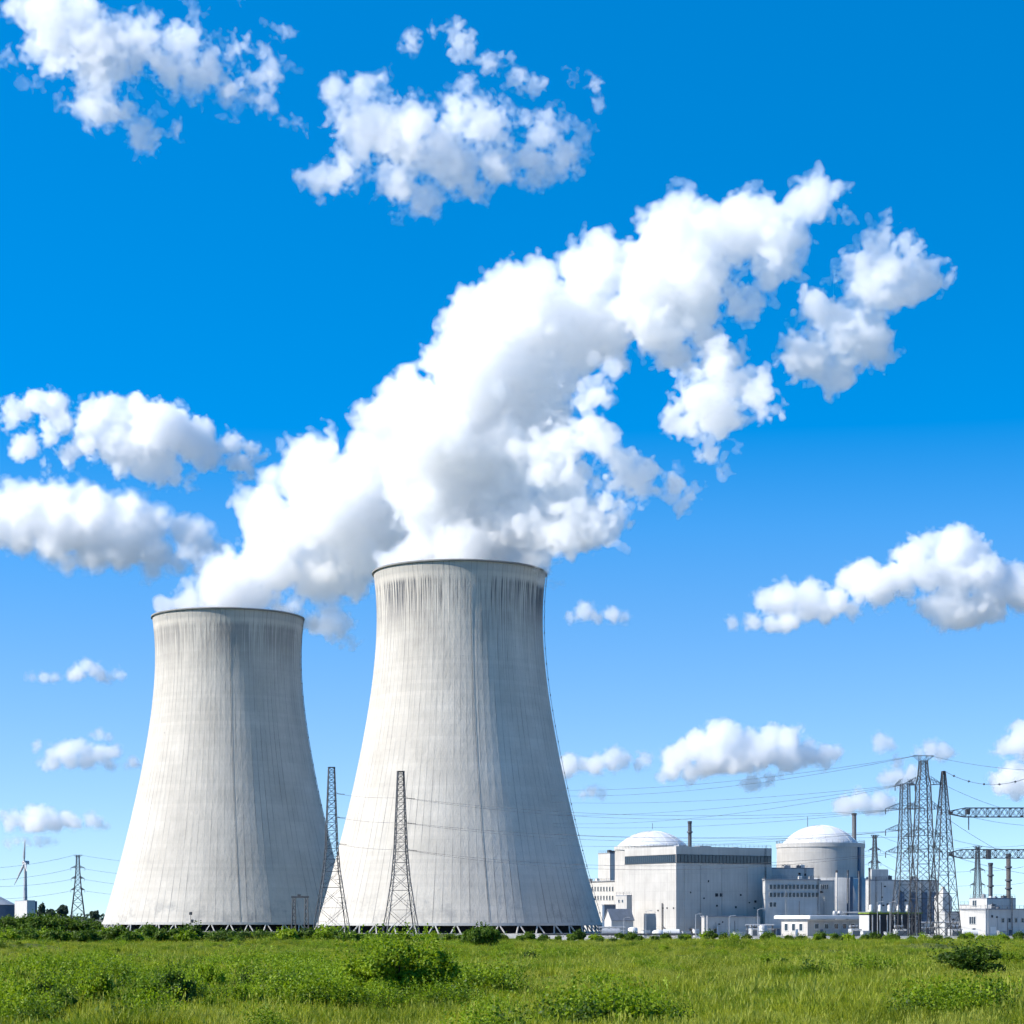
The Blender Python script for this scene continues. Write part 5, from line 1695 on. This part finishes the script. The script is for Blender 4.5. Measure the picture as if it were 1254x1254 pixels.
# scattered field bushes: px, base py, half width px
G_F = 'small bushes scattered over the field'
spots = [(705, 1195, 11), (738, 1207, 13), (763, 1186, 9), (950, 1192, 24), (1022, 1200, 13), (965, 1228, 22), (1042, 1207, 10), (1105, 1173, 12), (1188, 1207, 44), (1238, 1196, 18), (860, 1219, 12), (905, 1224, 16),
         (230, 1196, 20), (140, 1228, 26), (60, 1240, 30), (15, 1228, 22), (258, 1226, 24), (322, 1210, 20), (300, 1244, 26), (372, 1196, 18), (842, 1188, 8), (885, 1171, 10), (1000, 1176, 9), (1065, 1180, 9),
         (1150, 1178, 9), (800, 1168, 8), (730, 1168, 9), (660, 1167, 10), (1090, 1232, 22), (1160, 1240, 20), (780, 1240, 16), (95, 1206, 14), (180, 1180, 12), (40, 1190, 16), (1228, 1236, 26), (470, 1246, 16), (870, 1246, 14), (20, 1250, 30), (75, 1252, 26), (120, 1246, 30), (175, 1252, 26), (215, 1248, 28), (262, 1252, 22), (345, 1238, 24)]
sr = np.random.default_rng(8)
for _ in range(30):
    py_ = 1172 + 78 * sr.random() ** .75
    px_ = sr.uniform(-10, 1260) if sr.random() < .6 else sr.uniform(-10, 480)
    if not (360 < px_ < 720 and py_ > 1188):
        spots.append((px_, py_, (py_ - HORIZON) * sr.uniform(.10, .20)))
for _ in range(34):
    py_ = sr.uniform(1160, 1186)
    spots.append((sr.uniform(-5, 1258), py_, (py_ - HORIZON) * sr.uniform(.12, .24)))
for k, (px, py, hw) in enumerate(spots):
    Y = EYE * FPX / (py - HORIZON)
    place_bush((near_p if Y < 220 else mid_p)[k % 3], px, Y, hw * Y / FPX * 1.05, 'small green bush scattered in the open grass field', G_F, vr.uniform(.65, 1.05) * (1.6 if px < 340 and py > 1220 else 1.0))

# hedge rows before the towers
G_H, L_H = 'bushes of the hedge row at the foot of the towers', 'rounded bush in the hedge row along the foot of the cooling towers'
for k, px in enumerate(np.arange(-12, 440, 8.0)):
    Y = 485 + vr.uniform(-25, 60)
    hw = vr.uniform(12, 20)
    hgt = vr.uniform(.85, 1.2) * (.8 if 250 < px < 345 else 1.0)
    place_bush((far_p[k % 4] if vr.random() < .72 else farl_p[k % 3]), px + vr.uniform(-3, 3), Y, hw * Y / FPX, L_H, G_H, hgt)
for k, px in enumerate((318, 333, 347, 382, 395, 420, 436, 452, 470, 505, 520, 531, 560, 610, 640, 700, 760, 800, 835, 868, 905, 1018, 1030, 1060, 1095, 1135, 1150, 1180, 1215, 1240)):
    Y = 600 + vr.uniform(-30, 50)
    hw = vr.uniform(7, 11) if px < 480 else vr.uniform(5, 11)
    place_bush((far_p[k % 4] if vr.random() < .4 else farl_p[k % 3]), px, Y, hw * Y / FPX, 'low bush on the verge between the field and the plant yard', 'low bushes on the verge', vr.uniform(.5, .8) if px < 480 else vr.uniform(.45, .9))
for k, px in enumerate(np.arange(-20, 124, 9.0)):
    Y = 860 + vr.uniform(-20, 50)
    place_bush(far_p[k % 4], px + vr.uniform(-3, 3), Y, vr.uniform(16, 21) * Y / FPX, 'bush of the high dark hedge at the left edge below the wind turbine', 'bushes of the high left hedge', vr.uniform(.85, 1.1) * (1.0 if px < 85 else .75))
for k, px in enumerate(np.arange(470, 1262, 15.0)):
    Y = 520 + vr.uniform(-18, 24)
    place_bush((far_p[k % 4] if vr.random() < .75 else farl_p[k % 3]), px + vr.uniform(-6, 6), Y, vr.uniform(6, 11) * Y / FPX, 'low bush on the verge between the field and the plant yard', 'low bushes on the verge', vr.uniform(.95, 1.35))
for k, px in enumerate((1222, 1238, 1248)):
    place_bush(farl_p[k % 3], px, 742, 5.5 * 742 / FPX, 'light green shrub against the long shaded workshop side', 'shrubs by the workshop', 1.5)
for pr in near_p + mid_p + far_p + farl_p:
    if pr.name not in used:
        for ch in list(pr.children): bpy.data.objects.remove(ch)
        bpy.data.objects.remove(pr)

# far trees at the left horizon
def far_tree(label, px, Y, ptop, wpx, seed):
    s_ = Y / FPX; h = gz(ptop, Y)
    rg = np.random.default_rng(seed)
    root = empty('far_tree', (gx(px, Y), Y, 0), label, 'tree', 'far trees by the wind turbine')
    p, d = bush_points(rg, 1500, wpx * s_, h * .8, 9)
    p[:, 2] += h * .22
    v, f = leaf_quads(rg, p, d, 1.3)
    c_ = np_mesh('crown', v, f, M['leaf_far'], False); c_.parent = root
    MB().bar((0, 0, 0), (0, 0, h * .55), 1.0, .5, n=6).build('trunk', M['bark'], root)
far_tree('lone round topped far tree right of the white box below the turbine', 52, 1750, 1104.5, 6.5, 1)
far_tree('wide far tree between the turbine and the far pylon', 77, 1700, 1107, 9, 2)
far_tree('low far tree left beside the far pylon', 62, 1800, 1112, 8, 3)
far_tree('low dark far tree right beside the far pylon', 116, 1650, 1115, 7, 4)

# far-off wood along the horizon
rg = np.random.default_rng(9)
n = 16000
x = rg.uniform(-1500, 1500, n); y = 3000 + rg.uniform(0, 120, n)
hh = 9 + 4 * np.sin(x / 61.0) + 3 * np.sin(x / 23.0 + 1) + 2 * np.sin(x / 9.0)
p = np.stack([x, y, rg.random(n) ** .6 * hh], 1)
v, f = leaf_quads(rg, p, rg.normal(0, 1, (n, 3)), 3.2, 1.2)
tag(np_mesh('far_woods', v, f, M['leaf_far'], False), kind='stuff')

# ------------------------------------------------------------------ field grass: clumps set on points
src = bpy.data.collections.new('grass_sources')


def clump(seed, n, rad, h, w, mat, lean=.35, heads=0.0):
    rg = np.random.default_rng(seed)
    vs, fs = [], []
    for k in range(n):
        a, r = rg.uniform(0, 6.283), rad * math.sqrt(rg.random())
        b_ = np.array([math.cos(a) * r, math.sin(a) * r, -.05])
        hh = h * rg.uniform(.55, 1.15)
        ld = rg.normal(0, lean, 2)
        tip = b_ + np.array([ld[0] * hh, ld[1] * hh, hh])
        mid = b_ * .5 + tip * .5 + np.array([-ld[0] * hh * .16, -ld[1] * hh * .16, hh * .08])
        an = rg.uniform(0, 3.1416); wd = np.array([math.cos(an), math.sin(an), 0]) * w * rg.uniform(.6, 1.3)
        o = len(vs)
        vs += [b_ - wd * .5, b_ + wd * .5, mid + wd * .42, mid - wd * .42, tip]
        fs += [(o, o + 1, o + 2, o + 3), (o + 3, o + 2, o + 4)]
        if rg.random() < heads:                    # seed head
            o = len(vs); q = tip + np.array([0, 0, -.02])
            vs += [q - wd * .9, q + np.array([0, 0, .12]) , q + wd * .9, q - np.array([0, 0, .1])]
            fs += [(o, o + 1, o + 2, o + 3)]
    me = bpy.data.meshes.new('grass_clump'); me.from_pydata([tuple(q) for q in vs], [], fs); me.update()
    me.materials.append(M[mat])
    o = bpy.data.objects.new('grass_clump', me)
    src.objects.link(o)
    return o


M['grass_dry'] = foliage_mat('grass_dry', (.20, .24, .03), (.38, .40, .07), .4, .15)
M['grass_lush'] = foliage_mat('grass_lush', (.07, .13, .006), (.20, .29, .012), .4, .15)
clump(1, 46, .50, .62, .030, 'grass'); clump(2, 40, .45, .78, .028, 'grass', .28, .15); clump(3, 44, .55, .50, .034, 'grass_lush', .5); clump(4, 34, .40, .85, .026, 'grass_dry', .25, .5); clump(5, 60, .5, .55, .05, 'grass_lush', .6)


def weed(seed, n, rad, h, leaf, mat):
    rg = np.random.default_rng(seed)
    cen, nor = [], []
    for k in range(n):
        a, r = rg.uniform(0, 6.283), rad * math.sqrt(rg.random())
        b_ = np.array([math.cos(a) * r, math.sin(a) * r, 0]); hh = h * rg.uniform(.5, 1.1)
        ld = rg.normal(0, .22, 2)
        for t in np.linspace(.1, 1, 11):
            cen.append(b_ + np.array([ld[0] * hh * t, ld[1] * hh * t, hh * t]) + rg.normal(0, leaf * .5, 3)); nor.append(rg.normal(0, 1, 3) + np.array([0, 0, .5]))
    v, f = leaf_quads(rg, np.array(cen), np.array(nor), leaf, 1.7)
    o = np_mesh('grass_weed', v, f, M[mat], False)
    COL.objects.unlink(o); src.objects.link(o)


weed(11, 46, .55, .95, .050, 'leaf'); weed(12, 40, .5, .8, .055, 'leaf_dark'); weed(13, 50, .7, 1.15, .045, 'leaf')
NC = 8


def scatter(n, y0, y1, power, sc0, sc1):
    u = vr.random(n)
    Y = (y0 ** power + u * (y1 ** power - y0 ** power)) ** (1 / power)
    X = vr.uniform(-.30, .30, n) * Y
    return X, Y, vr.uniform(sc0, sc1, n)


X1, Y1, S1 = scatter(62000, 100, 260, 1.6, .8, 1.6)
X2, Y2, S2 = scatter(62000, 250, 600, 1.6, .8, 1.35)
X, Yv, S = np.concatenate([X1, X2]), np.concatenate([Y1, Y2]), np.concatenate([S1, S2])
# patchy growth: taller lush patches and shorter pale ones
Lp = vr.standard_normal((80, 80))
def patch(x, y, wl):
    u, v = (x + 400) / wl, y / wl
    i, j = np.floor(u).astype(int), np.floor(v).astype(int); a, b_ = u - i, v - j
    a, b_ = a * a * (3 - 2 * a), b_ * b_ * (3 - 2 * b_)
    g = lambda p, q: Lp[p % 80, q % 80]
    return g(i, j) * (1 - a) * (1 - b_) + g(i + 1, j) * a * (1 - b_) + g(i, j + 1) * (1 - a) * b_ + g(i + 1, j + 1) * a * b_
pt = patch(X, Yv, 13.0) + .6 * patch(X + 50, Yv, 4.5) + .25 * vr.standard_normal(len(X))
S = S * np.clip(1 + .30 * pt, .5, 1.9)
on_road = (X > -32) & (Yv > 546)
keep = ~on_road & ((Yv < 560) | (X < -28)) & (vr.random(len(X)) < np.clip(.85 + .25 * pt, .3, 1))
X, Yv, S, pt = X[keep], Yv[keep], S[keep], pt[keep]
kind = np.where(pt > .75, np.where(vr.random(len(X)) < .5, 2, 4), np.where(pt < -.7, 3, np.where(vr.random(len(X)) < .5, 0, 1)))
flip = vr.random(len(X)) < .22
kind = np.where(flip, vr.integers(0, 5, len(X)), kind)
wp = patch(X + 17, Yv + 200, 9.0) + .5 * patch(X, Yv + 90, 3.5)
wd = (wp > .75 + .45 * (X > 0)) & (vr.random(len(X)) < .5)
kind = np.where(wd, vr.integers(5, 8, len(X)), kind)
S = np.where(wd & (Yv < 190), S * 1.35, S)

gm = bpy.data.meshes.new('grass')
gm.vertices.add(len(X))
gm.vertices.foreach_set('co', np.stack([X, Yv, ground_h(X, Yv)], 1).astype(np.float32).ravel())
for nm, val, ty in (('spin', vr.uniform(0, 6.283, len(X)), 'FLOAT'), ('grow', S, 'FLOAT'), ('sort', kind, 'INT')):
    at_ = gm.attributes.new(nm, ty, 'POINT')
    at_.data.foreach_set('value', val.astype(np.float32 if ty == 'FLOAT' else np.int32))
gm.update()
grass = bpy.data.objects.new('grass', gm)
COL.objects.link(grass)
tag(grass, kind='stuff')
ng = bpy.data.node_groups.new('grass_scatter', 'GeometryNodeTree')
ng.interface.new_socket('Geometry', in_out='INPUT', socket_type='NodeSocketGeometry')
ng.interface.new_socket('Geometry', in_out='OUTPUT', socket_type='NodeSocketGeometry')
N = ng.nodes
gi, go = N.new('NodeGroupInput'), N.new('NodeGroupOutput')
iop = N.new('GeometryNodeInstanceOnPoints')
ci = N.new('GeometryNodeCollectionInfo')
ci.inputs['Collection'].default_value = src
ci.inputs['Separate Children'].default_value = True
ci.inputs['Reset Children'].default_value = True
def named(nm, ty):
    a = N.new('GeometryNodeInputNamedAttribute'); a.data_type = ty; a.inputs['Name'].default_value = nm
    return a.outputs['Attribute']
cx = N.new('ShaderNodeCombineXYZ')
ng.links.new(named('spin', 'FLOAT'), cx.inputs['Z'])
e2r = N.new('FunctionNodeEulerToRotation')
ng.links.new(cx.outputs[0], e2r.inputs[0])
ng.links.new(gi.outputs[0], iop.inputs['Points'])
ng.links.new(ci.outputs[0], iop.inputs['Instance'])
iop.inputs['Pick Instance'].default_value = True
ng.links.new(named('sort', 'INT'), iop.inputs['Instance Index'])
ng.links.new(e2r.outputs[0], iop.inputs['Rotation'])
ng.links.new(named('grow', 'FLOAT'), iop.inputs['Scale'])
ng.links.new(iop.outputs[0], go.inputs[0])
md = grass.modifiers.new('scatter', 'NODES')
md.node_group = ng
